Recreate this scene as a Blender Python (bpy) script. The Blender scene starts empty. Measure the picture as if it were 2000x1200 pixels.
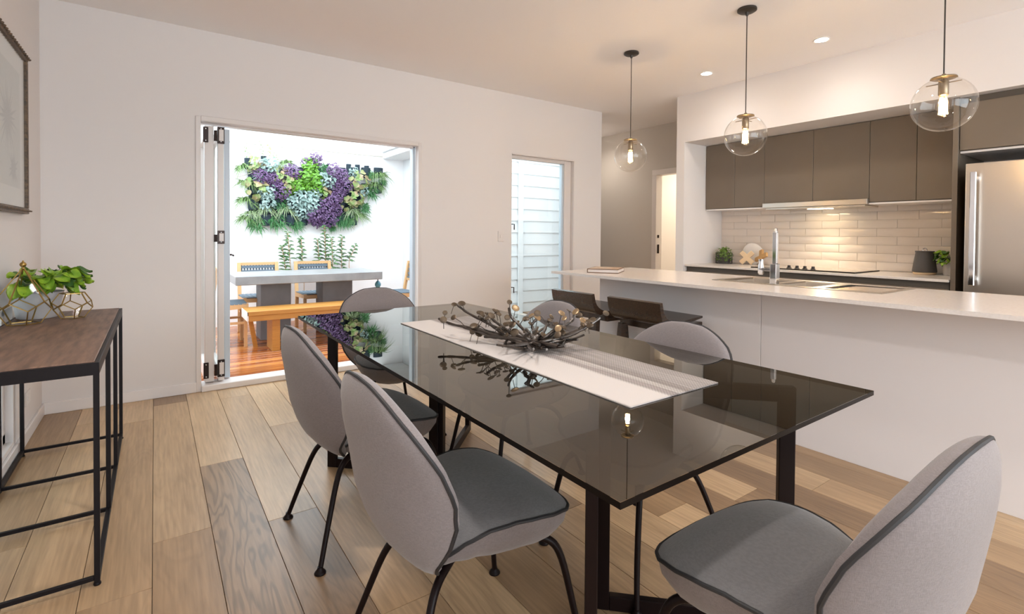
import bpy, bmesh, math, random
from mathutils import Vector, Matrix, Quaternion
C = bpy.context.scene
rnd = random.Random(7)
PI = math.pi

# ------------------------------------------------------------------ camera
H = 1.18
FPX, CX, CY = 984.947, 1000.0, 475.0
def _n(v): return Vector(v).normalized()
dX = _n((1390.0, -5.0, FPX)); dY = _n((-698.0, -20.0, FPX)); dZ = dX.cross(dY)
RC = Matrix((dX, dY, dZ))                      # camera frame (right, down, forward) -> world
CAM = Vector((0, 0, H))
def PX(u, v, ax, val):
    """world point seen in the photograph at (u, v) lying on the plane ax = val"""
    d = RC @ Vector(((u-CX)/FPX, (v-CY)/FPX, 1.0)); i = 'xyz'.index(ax)
    return CAM + d*((val-CAM[i])/d[i])
cam = bpy.data.cameras.new('camera'); co = bpy.data.objects.new('camera', cam); C.collection.objects.link(co)
cam.sensor_width = 36; cam.sensor_fit = 'HORIZONTAL'; cam.lens = FPX/2000*36; cam.shift_y = (CY-600)/2000
cam.clip_start = 0.02; cam.clip_end = 100
r, d, f = RC @ Vector((1,0,0)), RC @ Vector((0,1,0)), RC @ Vector((0,0,1))
M = Matrix((r, -d, -f)).transposed().to_4x4(); M.translation = CAM
co.matrix_world = M
C.camera = co

# ------------------------------------------------------------------ light and exposure
w = bpy.data.worlds.new('sky'); C.world = w; w.use_nodes = True
bg = w.node_tree.nodes['Background']; bg.inputs[0].default_value = (0.86, 0.95, 1.0, 1); bg.inputs[1].default_value = 2.2
C.view_settings.view_transform = 'Standard'; C.view_settings.look = 'None'
C.view_settings.exposure = 1.38; C.view_settings.gamma = 1.0; C.view_settings.use_curve_mapping = False
C.cycles.max_bounces = 10; C.cycles.diffuse_bounces = 5; C.cycles.glossy_bounces = 5; C.cycles.transparent_max_bounces = 16
C.cycles.transmission_bounces = 8; C.cycles.caustics_reflective = False; C.cycles.caustics_refractive = False
C.cycles.sample_clamp_indirect = 6; C.cycles.blur_glossy = 0.5
def area(name, loc, rot, sx, sy, power, col):
    l = bpy.data.lights.new(name, 'AREA'); l.shape = 'RECTANGLE'; l.size = sx; l.size_y = sy; l.energy = power; l.color = col
    o = bpy.data.objects.new(name, l); C.collection.objects.link(o); o.location = loc; o.rotation_euler = rot; return o
# sky portals, and unseen fill lights added behind and beside the camera
def portal(loc, rot, sx, sy):
    o = area('sky_portal', loc, rot, sx, sy, 1, (1, 1, 1)); o.data.cycles.is_portal = True
area('rear_fill', (1.9, -3.35, 1.35), (PI/2, 0, 0), 4.2, 2.1, 23, (0.87, 0.92, 1.0))
area('side_fill', (-0.62, -1.6, 1.4), (0, -PI/2, 0), 1.8, 1.8, 32, (0.87, 0.92, 1.0))  # added side fill; the left wall has no opening here
portal((1.15, 4.53, 1.03), (-PI/2, 0, 0), 1.8, 2.04)
portal((3.545, 4.53, 1.05), (-PI/2, 0, 0), 0.9, 2.0)
portal((-0.76, 2.9, 0.45), (0, -PI/2, 0), 0.7, 1.4)
def spot(name, loc, power, col, size=2.6, soft=0.05):
    l = bpy.data.lights.new(name, 'SPOT'); l.energy = power; l.color = col; l.spot_size = size; l.spot_blend = 1.0; l.shadow_soft_size = soft
    o = bpy.data.objects.new(name, l); C.collection.objects.link(o); o.location = loc; return o
spot('side_room_lamp', (6.7, 4.1, 2.62), 60, (1.0, 0.84, 0.62), 2.8)
spot('hall_lamp', (5.0, 5.3, 2.62), 10, (1.0, 0.88, 0.74), 2.8)

# ------------------------------------------------------------------ materials
def mat(name, col, rough=0.5, metal=0.0, spec=0.5, bump=None, var=None, trans=0.0, coat=0.0, emit=None):
    """bump = (scale, strength, stretch xyz); var = (colour 2, scale, stretch xyz, contrast)"""
    m = bpy.data.materials.new(name); m.use_nodes = True; nt = m.node_tree; b = nt.nodes['Principled BSDF']
    b.inputs['Base Color'].default_value = (*col, 1); b.inputs['Roughness'].default_value = rough
    b.inputs['Metallic'].default_value = metal; b.inputs['Specular IOR Level'].default_value = spec
    b.inputs['Coat Weight'].default_value = coat; b.inputs['Coat Roughness'].default_value = 0.08
    if emit: b.inputs['Emission Color'].default_value = (*emit[0], 1); b.inputs['Emission Strength'].default_value = emit[1]
    tc = nt.nodes.new('ShaderNodeTexCoord')
    def noise(scale, st, det=6):
        mp = nt.nodes.new('ShaderNodeMapping'); mp.inputs['Scale'].default_value = st
        nt.links.new(tc.outputs['Object'], mp.inputs[0])
        n = nt.nodes.new('ShaderNodeTexNoise'); n.inputs['Scale'].default_value = scale; n.inputs['Detail'].default_value = det
        nt.links.new(mp.outputs[0], n.inputs[0]); return n
    if var:
        n = noise(var[1], var[2]); r_ = nt.nodes.new('ShaderNodeValToRGB'); c = var[3]
        r_.color_ramp.elements[0].position = 0.5-c; r_.color_ramp.elements[1].position = 0.5+c
        r_.color_ramp.elements[0].color = (*col, 1); r_.color_ramp.elements[1].color = (*var[0], 1)
        nt.links.new(n.outputs[0], r_.inputs[0]); nt.links.new(r_.outputs[0], b.inputs['Base Color'])
    if bump:
        n = noise(bump[0], bump[2]); bp = nt.nodes.new('ShaderNodeBump'); bp.inputs['Strength'].default_value = bump[1]; bp.inputs['Distance'].default_value = 0.002
        nt.links.new(n.outputs[0], bp.inputs['Height']); nt.links.new(bp.outputs[0], b.inputs['Normal'])
    return m
S1 = (1, 1, 1)
def glass(name, tint, rough=0.0, ior=1.5, refl=(1, 1, 1)):
    """clear sheet: Fresnel reflection over a tinted see-through layer (lets light straight through)"""
    m = bpy.data.materials.new(name); m.use_nodes = True; nt = m.node_tree; nt.nodes.remove(nt.nodes['Principled BSDF'])
    out = nt.nodes['Material Output']; t = nt.nodes.new('ShaderNodeBsdfTransparent'); t.inputs[0].default_value = (*tint, 1)
    g = nt.nodes.new('ShaderNodeBsdfGlossy'); g.inputs['Roughness'].default_value = rough; g.inputs[0].default_value = (*refl, 1)
    fr = nt.nodes.new('ShaderNodeFresnel'); ge = nt.nodes.new('ShaderNodeNewGeometry')   # same reflectance from both sides of the sheet
    mr = nt.nodes.new('ShaderNodeMapRange'); mr.inputs[3].default_value = ior; mr.inputs[4].default_value = 1/ior
    nt.links.new(ge.outputs['Backfacing'], mr.inputs[0]); nt.links.new(mr.outputs[0], fr.inputs[0])
    mx = nt.nodes.new('ShaderNodeMixShader')
    nt.links.new(fr.outputs[0], mx.inputs[0]); nt.links.new(t.outputs[0], mx.inputs[1]); nt.links.new(g.outputs[0], mx.inputs[2])
    nt.links.new(mx.outputs[0], out.inputs[0]); return m

def plank_mat():
    m = bpy.data.materials.new('oak_floor'); m.use_nodes = True; nt = m.node_tree; b = nt.nodes['Principled BSDF']; L = nt.links.new
    tc = nt.nodes.new('ShaderNodeTexCoord'); oi = nt.nodes.new('ShaderNodeObjectInfo')
    off = nt.nodes.new('ShaderNodeVectorMath'); off.operation = 'SCALE'; off.inputs[0].default_value = (13.7, 31.1, 7.3); L(oi.outputs['Random'], off.inputs['Scale'])
    add = nt.nodes.new('ShaderNodeVectorMath'); L(tc.outputs['Object'], add.inputs[0]); L(off.outputs[0], add.inputs[1])
    mp = nt.nodes.new('ShaderNodeMapping'); mp.inputs['Scale'].default_value = (1.0, 0.13, 1.0); L(add.outputs[0], mp.inputs[0])
    n1 = nt.nodes.new('ShaderNodeTexNoise'); n1.inputs['Scale'].default_value = 6; n1.inputs['Detail'].default_value = 3; n1.inputs['Distortion'].default_value = 0.6; L(mp.outputs[0], n1.inputs[0])
    # growth rings: contour bands of the stretched noise
    mul = nt.nodes.new('ShaderNodeMath'); mul.operation = 'MULTIPLY'; mul.inputs[1].default_value = 95; L(n1.outputs[0], mul.inputs[0])
    sn = nt.nodes.new('ShaderNodeMath'); sn.operation = 'SINE'; L(mul.outputs[0], sn.inputs[0])
    fine = nt.nodes.new('ShaderNodeTexNoise'); fine.inputs['Scale'].default_value = 90; fine.inputs['Detail'].default_value = 4
    mp2 = nt.nodes.new('ShaderNodeMapping'); mp2.inputs['Scale'].default_value = (1, 0.05, 1); L(add.outputs[0], mp2.inputs[0]); L(mp2.outputs[0], fine.inputs[0])
    # base colour per plank
    r1 = nt.nodes.new('ShaderNodeValToRGB'); e = r1.color_ramp.elements; e[0].color = (0.24, 0.155, 0.090, 1); e[1].color = (0.60, 0.44, 0.27, 1); sc_ = nt.nodes.new('ShaderNodeSeparateColor'); L(oi.outputs['Color'], sc_.inputs[0]); L(sc_.outputs[0], r1.inputs[0])
    md = e.new(0.5); md.color = (0.44, 0.30, 0.172, 1)
    r2 = nt.nodes.new('ShaderNodeValToRGB'); r2.color_ramp.elements[0].position = 0.3; r2.color_ramp.elements[1].position = 0.7
    r2.color_ramp.elements[0].color = (0.82, 0.80, 0.78, 1); r2.color_ramp.elements[1].color = (1.12, 1.10, 1.08, 1); L(fine.outputs[0], r2.inputs[0])
    m1 = nt.nodes.new('ShaderNodeMix'); m1.data_type = 'RGBA'; m1.blend_type = 'MULTIPLY'; m1.inputs[0].default_value = 1; L(r1.outputs[0], m1.inputs[6]); L(r2.outputs[0], m1.inputs[7])
    big = nt.nodes.new('ShaderNodeTexNoise'); big.inputs['Scale'].default_value = 2.2; big.inputs['Detail'].default_value = 3; L(mp.outputs[0], big.inputs[0])
    r3 = nt.nodes.new('ShaderNodeValToRGB'); r3.color_ramp.elements[0].position = 0.35; r3.color_ramp.elements[1].position = 0.7
    r3.color_ramp.elements[0].color = (0.74, 0.70, 0.67, 1); r3.color_ramp.elements[1].color = (1.14, 1.14, 1.14, 1); L(big.outputs[0], r3.inputs[0])
    m2 = nt.nodes.new('ShaderNodeMix'); m2.data_type = 'RGBA'; m2.blend_type = 'MULTIPLY'; m2.inputs[0].default_value = 1; L(m1.outputs[2], m2.inputs[6]); L(r3.outputs[0], m2.inputs[7])
    # rings show strongly on some planks only
    vn = nt.nodes.new('ShaderNodeMapRange'); vn.inputs[1].default_value = 0.0; vn.inputs[2].default_value = 1.0; vn.inputs[3].default_value = 0.0; vn.inputs[4].default_value = 1.0; L(sc_.outputs[1], vn.inputs[0])
    r4 = nt.nodes.new('ShaderNodeMapRange'); r4.inputs[1].default_value = -0.2; r4.inputs[2].default_value = 1.0; r4.inputs[3].default_value = 1.0; r4.inputs[4].default_value = 0.62; L(sn.outputs[0], r4.inputs[0])
    m3 = nt.nodes.new('ShaderNodeMix'); m3.data_type = 'RGBA'; m3.blend_type = 'MULTIPLY'; L(vn.outputs[0], m3.inputs[0]); L(m2.outputs[2], m3.inputs[6]); L(r4.outputs[0], m3.inputs[7])
    L(m3.outputs[2], b.inputs['Base Color'])
    b.inputs['Roughness'].default_value = 0.36; b.inputs['Specular IOR Level'].default_value = 0.5
    bp = nt.nodes.new('ShaderNodeBump'); bp.inputs['Strength'].default_value = 0.25; bp.inputs['Distance'].default_value = 0.001; L(fine.outputs[0], bp.inputs['Height']); L(bp.outputs[0], b.inputs['Normal'])
    return m

def runner_mat():
    m = bpy.data.materials.new('woven_linen'); m.use_nodes = True; nt = m.node_tree; b = nt.nodes['Principled BSDF']; L = nt.links.new
    tc = nt.nodes.new('ShaderNodeTexCoord'); sx = nt.nodes.new('ShaderNodeSeparateXYZ'); L(tc.outputs['Generated'], sx.inputs[0])
    r1 = nt.nodes.new('ShaderNodeValToRGB'); r1.color_ramp.interpolation = 'LINEAR'; cr = r1.color_ramp
    cr.elements[0].position = 0.0; cr.elements[0].color = (0.533, 0.497, 0.475, 1); cr.elements[1].position = 1.0; cr.elements[1].color = (0.302, 0.274, 0.259, 1)
    for p, c in ((0.40, (0.533, 0.497, 0.475)), (0.44, (0.302, 0.266, 0.252)), (0.50, (0.302, 0.266, 0.252)), (0.52, (0.418, 0.382, 0.360)), (0.58, (0.418, 0.382, 0.360)), (0.60, (0.259, 0.230, 0.216)), (0.67, (0.259, 0.230, 0.216)), (0.70, (0.317, 0.288, 0.274))):
        e = cr.elements.new(p); e.color = (*c, 1)
    L(sx.outputs[0], r1.inputs[0])
    ck = nt.nodes.new('ShaderNodeTexChecker'); ck.inputs['Scale'].default_value = 190; ck.inputs[1].default_value = (1.08, 1.08, 1.08, 1); ck.inputs[2].default_value = (0.80, 0.80, 0.80, 1); L(tc.outputs['Object'], ck.inputs[0])
    mp = nt.nodes.new('ShaderNodeMapping'); mp.inputs['Scale'].default_value = (1, 0.04, 1); L(tc.outputs['Object'], mp.inputs[0])
    n = nt.nodes.new('ShaderNodeTexNoise'); n.inputs['Scale'].default_value = 120; L(mp.outputs[0], n.inputs[0])
    msk = nt.nodes.new('ShaderNodeMapRange'); msk.inputs[1].default_value = 0.38; msk.inputs[2].default_value = 0.42; L(sx.outputs[0], msk.inputs[0])
    m1 = nt.nodes.new('ShaderNodeMix'); m1.data_type = 'RGBA'; m1.blend_type = 'MULTIPLY'; L(msk.outputs[0], m1.inputs[0]); L(r1.outputs[0], m1.inputs[6]); L(ck.outputs[0], m1.inputs[7])
    r2 = nt.nodes.new('ShaderNodeMapRange'); r2.inputs[1].default_value = 0.3; r2.inputs[2].default_value = 0.7; r2.inputs[3].default_value = 0.72; r2.inputs[4].default_value = 1.15; L(n.outputs[0], r2.inputs[0])
    mm = nt.nodes.new('ShaderNodeMath'); mm.operation = 'MULTIPLY'; L(msk.outputs[0], mm.inputs[0]); mm.inputs[1].default_value = 0.7
    m2 = nt.nodes.new('ShaderNodeMix'); m2.data_type = 'RGBA'; m2.blend_type = 'MULTIPLY'; L(mm.outputs[0], m2.inputs[0]); L(m1.outputs[2], m2.inputs[6]); L(r2.outputs[0], m2.inputs[7])
    L(m2.outputs[2], b.inputs['Base Color']); b.inputs['Roughness'].default_value = 0.9
    bp = nt.nodes.new('ShaderNodeBump'); bp.inputs['Strength'].default_value = 0.4; bp.inputs['Distance'].default_value = 0.001; L(ck.outputs[1], bp.inputs['Height']); L(bp.outputs[0], b.inputs['Normal'])
    return m

def fabric_mat(name, c1, c2):
    m = bpy.data.materials.new(name); m.use_nodes = True; nt = m.node_tree; b = nt.nodes['Principled BSDF']; L = nt.links.new
    tc = nt.nodes.new('ShaderNodeTexCoord')
    outs = []
    for st in ((1, 1, 0.12), (0.12, 0.12, 1)):
        mp = nt.nodes.new('ShaderNodeMapping'); mp.inputs['Scale'].default_value = st; L(tc.outputs['Object'], mp.inputs[0])
        n = nt.nodes.new('ShaderNodeTexNoise'); n.inputs['Scale'].default_value = 900; n.inputs['Detail'].default_value = 1; L(mp.outputs[0], n.inputs[0]); outs.append(n.outputs[0])
    ad = nt.nodes.new('ShaderNodeMath'); ad.operation = 'ADD'; L(outs[0], ad.inputs[0]); L(outs[1], ad.inputs[1])
    r_ = nt.nodes.new('ShaderNodeMapRange'); r_.inputs[1].default_value = 0.8; r_.inputs[2].default_value = 1.2; L(ad.outputs[0], r_.inputs[0])
    mx = nt.nodes.new('ShaderNodeMix'); mx.data_type = 'RGBA'; mx.inputs[6].default_value = (*c1, 1); mx.inputs[7].default_value = (*c2, 1); L(r_.outputs[0], mx.inputs[0])
    L(mx.outputs[2], b.inputs['Base Color']); b.inputs['Roughness'].default_value = 0.95; b.inputs['Sheen Weight'].default_value = 0.25; b.inputs['Sheen Roughness'].default_value = 0.5
    bp = nt.nodes.new('ShaderNodeBump'); bp.inputs['Strength'].default_value = 0.35; bp.inputs['Distance'].default_value = 0.0008; L(ad.outputs[0], bp.inputs['Height']); L(bp.outputs[0], b.inputs['Normal'])
    return m

MT = {
 'wall': mat('wall_paint', (0.74, 0.705, 0.69), 0.85, bump=(300, 0.08, S1)),
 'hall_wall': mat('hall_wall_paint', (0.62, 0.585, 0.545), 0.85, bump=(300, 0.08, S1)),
 'ceil': mat('ceiling_paint', (0.90, 0.875, 0.875), 0.9, bump=(260, 0.06, S1)),
 'trim': mat('trim_gloss_paint', (0.78, 0.745, 0.73), 0.4),
 'frame': mat('aluminium_white', (0.70, 0.655, 0.635), 0.35),
 'framecool': mat('aluminium_outer', (0.52, 0.60, 0.68), 0.35),
 'iron': mat('black_iron', (0.009, 0.007, 0.008), 0.45, 0.0, spec=0.15, bump=(180, 0.1, S1)),
 'iron2': mat('brown_black_steel', (0.008, 0.004, 0.004), 0.35, 0.0, spec=0.14),
 'hinge': mat('bronze_hinge', (0.03, 0.02, 0.018), 0.35, 0.8),
 'steel': mat('brushed_steel', (0.62, 0.57, 0.51), 0.28, 1.0, bump=(60, 0.15, (1, 1, 0.02))),
 'chrome': mat('chrome', (0.78, 0.80, 0.84), 0.08, 1.0),
 'stone': mat('white_stone', (0.72, 0.67, 0.635), 0.22, var=((0.66, 0.61, 0.57), 90, S1, 0.2)),
 'islewall': mat('island_laminate', (0.72, 0.69, 0.69), 0.45),
 'cab': mat('taupe_laminate', (0.155, 0.122, 0.090), 0.38, var=((0.172, 0.138, 0.104), 3, S1, 0.3)),
 'cabdark': mat('charcoal_laminate', (0.085, 0.072, 0.060), 0.45),
 'black': mat('black_void', (0.02, 0.014, 0.012), 0.5),
 'fabric': fabric_mat('grey_chair_fabric', (0.168, 0.146, 0.146), (0.208, 0.184, 0.184)),
 'fabric_shaded': fabric_mat('grey_fabric_shaded', (0.140, 0.136, 0.138), (0.172, 0.168, 0.170)),  # same chair fabric, with the seat's shade put into the colour
 'piping': mat('charcoal_piping', (0.018, 0.018, 0.020), 0.6),
 'glass': glass('clear_glass', (0.97, 0.985, 0.98)),
 'globe': glass('globe_glass', (0.955, 0.945, 0.925), ior=1.5),
 'thin': glass('terrarium_glass', (0.985, 0.99, 0.985), ior=1.10),
 'pane': glass('window_glass', (0.955, 0.985, 0.98)),
 'smoke': glass('smoked_glass', (0.060, 0.068, 0.062), ior=1.88, refl=(1.0, 0.97, 0.91)),
 'smoke_edge': mat('smoked_glass_edge', (0.006, 0.004, 0.003), 0.3, spec=0.08),
 'darkwood': mat('ebonised_wood', (0.045, 0.026, 0.016), 0.22, var=((0.025, 0.015, 0.010), 14, (1, 8, 8), 0.2)),
 'parquet': mat('parquet_top', (0.20, 0.112, 0.072), 0.5, var=((0.095, 0.052, 0.034), 7, (7, 1, 1), 0.16), bump=(60, 0.3, (8, 1, 1))),
 'brass': mat('aged_brass', (0.36, 0.24, 0.08), 0.35, 1.0),
 'concrete': mat('grey_concrete', (0.30, 0.31, 0.32), 0.35, var=((0.21, 0.22, 0.23), 7, S1, 0.25), bump=(40, 0.3, S1)),
 'concrete2': mat('dark_concrete', (0.24, 0.245, 0.26), 0.7, var=((0.19, 0.195, 0.21), 6, S1, 0.25)),
 'deck': mat('oiled_decking', (0.50, 0.17, 0.04), 0.14, var=((0.33, 0.10, 0.025), 9, (0.5, 8, 1), 0.25), spec=0.6),
 'teak': mat('teak', (0.56, 0.27, 0.055), 0.45, var=((0.42, 0.18, 0.035), 10, (0.5, 10, 10), 0.25)),
 'ash': mat('pale_teak', (0.62, 0.38, 0.18), 0.5),
 'strap': mat('blue_grey_strap', (0.13, 0.18, 0.23), 0.6),
 'render': mat('garden_render', (0.86, 0.88, 0.90), 0.9, bump=(120, 0.1, S1)),
 'board': mat('white_cladding', (0.72, 0.75, 0.77), 0.6),
 'pot': mat('white_ceramic', (0.62, 0.61, 0.63), 0.45),
 'potgrey': mat('grey_ceramic', (0.50, 0.47, 0.44), 0.6),
 'soil': mat('soil', (0.03, 0.02, 0.015), 0.9),
 'charcoal': mat('charcoal_stoneware', (0.075, 0.070, 0.070), 0.5),
 'palewood': mat('pale_maple', (0.66, 0.50, 0.32), 0.5),
 'tanwood': mat('tan_wood', (0.52, 0.31, 0.13), 0.5),
 'marble': mat('white_marble', (0.86, 0.83, 0.80), 0.3, var=((0.76, 0.72, 0.68), 8, S1, 0.2)),
 'leaf': mat('leaf_green', (0.105, 0.26, 0.02), 0.35, var=((0.30, 0.45, 0.03), 22, S1, 0.16)),
 'leafdark': mat('leaf_dark', (0.028, 0.085, 0.02), 0.35, var=((0.07, 0.16, 0.03), 22, S1, 0.2)),
 'herb': mat('herb_green', (0.07, 0.15, 0.015), 0.5, var=((0.16, 0.27, 0.03), 40, S1, 0.2)),
 'tile': mat('handmade_tile', (0.70, 0.63, 0.57), 0.12, bump=(14, 0.5, S1)),
 'grout': mat('grout', (0.52, 0.47, 0.42), 0.9),
 'plastic': mat('white_plastic', (0.74, 0.70, 0.68), 0.35),
 'paper': mat('mat_board', (0.70, 0.67, 0.63), 0.9),
 'print': mat('print_ground', (0.52, 0.51, 0.47), 0.9),
 'palm': mat('palm_ink', (0.30, 0.30, 0.29), 0.9),
 'frameart': mat('carved_frame', (0.16, 0.10, 0.055), 0.5, var=((0.05, 0.035, 0.025), 60, S1, 0.15)),
 'cover': mat('brown_cover', (0.16, 0.085, 0.05), 0.45),
 'coverart': mat('cover_print', (0.42, 0.24, 0.12), 0.4, var=((0.62, 0.52, 0.42), 14, S1, 0.15)),
 'pages': mat('book_pages', (0.74, 0.68, 0.64), 0.8, bump=(300, 0.4, (0.1, 0.1, 1))),
 'bronze': mat('bronze_branch', (0.10, 0.085, 0.075), 0.34, 0.9, bump=(60, 0.5, S1)),
 'bronzeleaf': mat('bronze_leaf', (0.13, 0.090, 0.055), 0.4, 0.6, var=((0.05, 0.04, 0.03), 18, S1, 0.2)),
 'goldleaf': mat('gold_leaf', (0.30, 0.21, 0.12), 0.35, 0.7),
 'socket': mat('brushed_bronze', (0.30, 0.24, 0.17), 0.35, 0.9),
 'canopy': mat('canopy_bronze', (0.060, 0.052, 0.046), 0.4, 0.6),
 'filament': mat('filament', (1, 0.8, 0.5), 0.5, emit=((1.0, 0.66, 0.30), 60)),
 'bulb': glass('bulb_glass', (1.0, 0.93, 0.80), ior=1.3),
 'lamp': mat('downlight_lens', (1, 1, 1), 0.5, emit=((1.0, 0.92, 0.80), 40)),
 'hoodlamp': mat('hood_lens', (1, 1, 1), 0.5, emit=((1.0, 0.80, 0.50), 12)),
 'blueglass': mat('blue_glass', (0.05, 0.20, 0.30), 0.1, var=((0.12, 0.35, 0.45), 20, S1, 0.2)),
 'grass1': mat('grass_green', (0.08, 0.19, 0.05), 0.5, var=((0.26, 0.38, 0.15), 30, S1, 0.2)),
 'grass2': mat('variegated_blade', (0.50, 0.58, 0.38), 0.5, var=((0.20, 0.34, 0.14), 40, S1, 0.2)),
 'purple': mat('purple_leaf', (0.06, 0.026, 0.085), 0.5, var=((0.16, 0.085, 0.21), 30, S1, 0.2)),
 'silver': mat('silver_leaf', (0.12, 0.21, 0.19), 0.5, var=((0.33, 0.45, 0.43), 24, S1, 0.2)),
 'bright': mat('bright_leaf', (0.045, 0.17, 0.008), 0.4, var=((0.15, 0.36, 0.02), 30, S1, 0.2)),
 'begonia': mat('begonia_leaf', (0.17, 0.29, 0.08), 0.45, var=((0.36, 0.25, 0.16), 9, S1, 0.12)),
 'fernm': mat('fern_leaf', (0.03, 0.15, 0.05), 0.5, var=((0.09, 0.27, 0.09), 30, S1, 0.2)),
 'pocket': mat('felt_pocket', (0.02, 0.035, 0.05), 0.9),
 'shrub': mat('viburnum_leaf', (0.04, 0.115, 0.035), 0.45, var=((0.12, 0.23, 0.09), 25, S1, 0.2)),
 'wire': mat('galvanised_wire', (0.45, 0.42, 0.36), 0.5, 0.5),
}
MT['deck_red'] = mat('reddish_decking', (0.40, 0.115, 0.03), 0.14, var=((0.25, 0.07, 0.02), 9, (0.5, 8, 1), 0.25), spec=0.6)
MT['deck_pale'] = mat('honey_decking', (0.60, 0.26, 0.07), 0.16, var=((0.45, 0.16, 0.04), 9, (0.5, 8, 1), 0.25), spec=0.6)
MT['floor'] = plank_mat(); MT['runner'] = runner_mat()

# ------------------------------------------------------------------ geometry helpers
class MB:
    def __init__(s): s.v = []; s.f = []; s.sm = []
    def add(s, vs, fs, smooth=False):
        o = len(s.v); s.v += [tuple(v) for v in vs]; s.f += [tuple(i+o for i in f) for f in fs]; s.sm += [smooth]*len(fs); return s
    def box(s, x0, y0, z0, x1, y1, z1):
        vs = [(x0,y0,z0),(x1,y0,z0),(x1,y1,z0),(x0,y1,z0),(x0,y0,z1),(x1,y0,z1),(x1,y1,z1),(x0,y1,z1)]
        return s.add(vs, [(0,3,2,1),(4,5,6,7),(0,1,5,4),(1,2,6,5),(2,3,7,6),(3,0,4,7)])
    def obox(s, c, ax, ay, az):
        c, ax, ay, az = map(Vector, (c, ax, ay, az)); vs = []
        for k in (-1, 1):
            for i, j in ((-1,-1),(1,-1),(1,1),(-1,1)): vs.append(c+ax*i+ay*j+az*k)
        return s.add(vs, [(0,3,2,1),(4,5,6,7),(0,1,5,4),(1,2,6,5),(2,3,7,6),(3,0,4,7)])
    def bar(s, a, b, wdt, hgt, up=(0,0,1)):
        a, b = Vector(a), Vector(b); d_ = (b-a).normalized(); up = Vector(up)
        if abs(d_.dot(up)) > 0.95: up = Vector((1,0,0))
        sd = d_.cross(up).normalized(); u2 = sd.cross(d_)
        return s.obox((a+b)/2, d_*((b-a).length/2), sd*(wdt/2), u2*(hgt/2))
    def tube(s, pts, r, n=8, caps=True, closed=False):
        pts = [Vector(p) for p in pts]; m = len(pts); rs = r if isinstance(r, (list, tuple)) else [r]*m
        t0 = (pts[1]-pts[0]).normalized(); u = t0.orthogonal().normalized(); vs = []; prev = t0
        for i, p in enumerate(pts):
            if closed: t = (pts[(i+1) % m]-pts[i-1]).normalized()
            else: t = (pts[min(i+1, m-1)]-pts[max(i-1, 0)]).normalized()
            q = prev.rotation_difference(t); u = (q @ u); u = (u-t*u.dot(t)).normalized(); prev = t
            w_ = t.cross(u)
            for k in range(n):
                a = 2*PI*k/n; vs.append(p+(u*math.cos(a)+w_*math.sin(a))*rs[i])
        fs = []
        for i in range(m if closed else m-1):
            for k in range(n):
                j = (i+1) % m; fs.append((i*n+k, i*n+(k+1) % n, j*n+(k+1) % n, j*n+k))
        if caps and not closed: fs += [tuple(range(n))[::-1], tuple((m-1)*n+k for k in range(n))]
        return s.add(vs, fs, True)
    def lathe(s, c, prof, n=32, caps=True):
        c = Vector(c); vs = []; m = len(prof)
        for r_, z in prof:
            for k in range(n): a = 2*PI*k/n; vs.append(c+Vector((r_*math.cos(a), r_*math.sin(a), z)))
        fs = [(i*n+k, i*n+(k+1) % n, (i+1)*n+(k+1) % n, (i+1)*n+k) for i in range(m-1) for k in range(n)]
        if caps: fs += [tuple(range(n))[::-1], tuple((m-1)*n+k for k in range(n))]
        return s.add(vs, fs, True)
    def grid(s, P, smooth=True):
        m, n = len(P), len(P[0]); vs = [p for row in P for p in row]
        return s.add(vs, [(i*n+j, i*n+j+1, (i+1)*n+j+1, (i+1)*n+j) for i in range(m-1) for j in range(n-1)], smooth)
    def mesh(s, name, m, bevel=0, seg=1, weld=0, off=None):
        me = bpy.data.meshes.new(name)
        vs = s.v if off is None else [tuple(Vector(v)-off) for v in s.v]
        me.from_pydata(vs, [], s.f); me.polygons.foreach_set('use_smooth', s.sm)
        if bevel or weld:
            bm = bmesh.new(); bm.from_mesh(me)
            if weld: bmesh.ops.remove_doubles(bm, verts=bm.verts, dist=weld); bmesh.ops.recalc_face_normals(bm, faces=bm.faces)
            if bevel: bmesh.ops.bevel(bm, geom=bm.edges, offset=bevel, segments=seg, profile=0.5, affect='EDGES')
            bm.to_mesh(me); bm.free()
        for mm in (m if isinstance(m, list) else [m]): me.materials.append(MT[mm])
        if any(s.sm):
            try: me.set_sharp_from_angle(angle=math.radians(50))
            except Exception: pass
        return me
    def build(s, name, m, parent=None, bevel=0, seg=1, weld=0, world=True):
        """vertices are given in world space (world=True) or in the parent's own space"""
        off = None
        if parent is not None and world: off = wloc(parent)
        o = bpy.data.objects.new(name, s.mesh(name, m, bevel, seg, weld, off)); C.collection.objects.link(o); o.parent = parent
        return o
def wloc(o):
    p = Vector((0,0,0))
    while o is not None: p = p+o.location; o = o.parent
    return p
def thing(name, label, cat, loc=(0,0,0), rz=0, group=None):
    o = bpy.data.objects.new(name, None); C.collection.objects.link(o); o.location = loc; o.rotation_euler.z = rz; o.empty_display_size = 0.1
    o['label'] = label; o['category'] = cat
    if group: o['group'] = group
    return o
def tag(o, label, cat, group=None):
    o['label'] = label; o['category'] = cat
    if group: o['group'] = group
    return o
def struct(name, mb=None, m=None, bevel=0, loc=None):
    if mb is None:
        o = bpy.data.objects.new(name, None); C.collection.objects.link(o)
        if loc: o.location = loc
    else: o = mb.build(name, m, None, bevel)
    o['kind'] = 'structure'; return o
def inst(src, parent, loc=(0,0,0), rot=(0,0,0), sc=(1,1,1), name=None):
    o = bpy.data.objects.new(name or src.name.split('.')[0], src.data if hasattr(src, 'data') else src); C.collection.objects.link(o); o.parent = parent
    o.location = loc; o.rotation_euler = rot; o.scale = sc; return o
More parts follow.
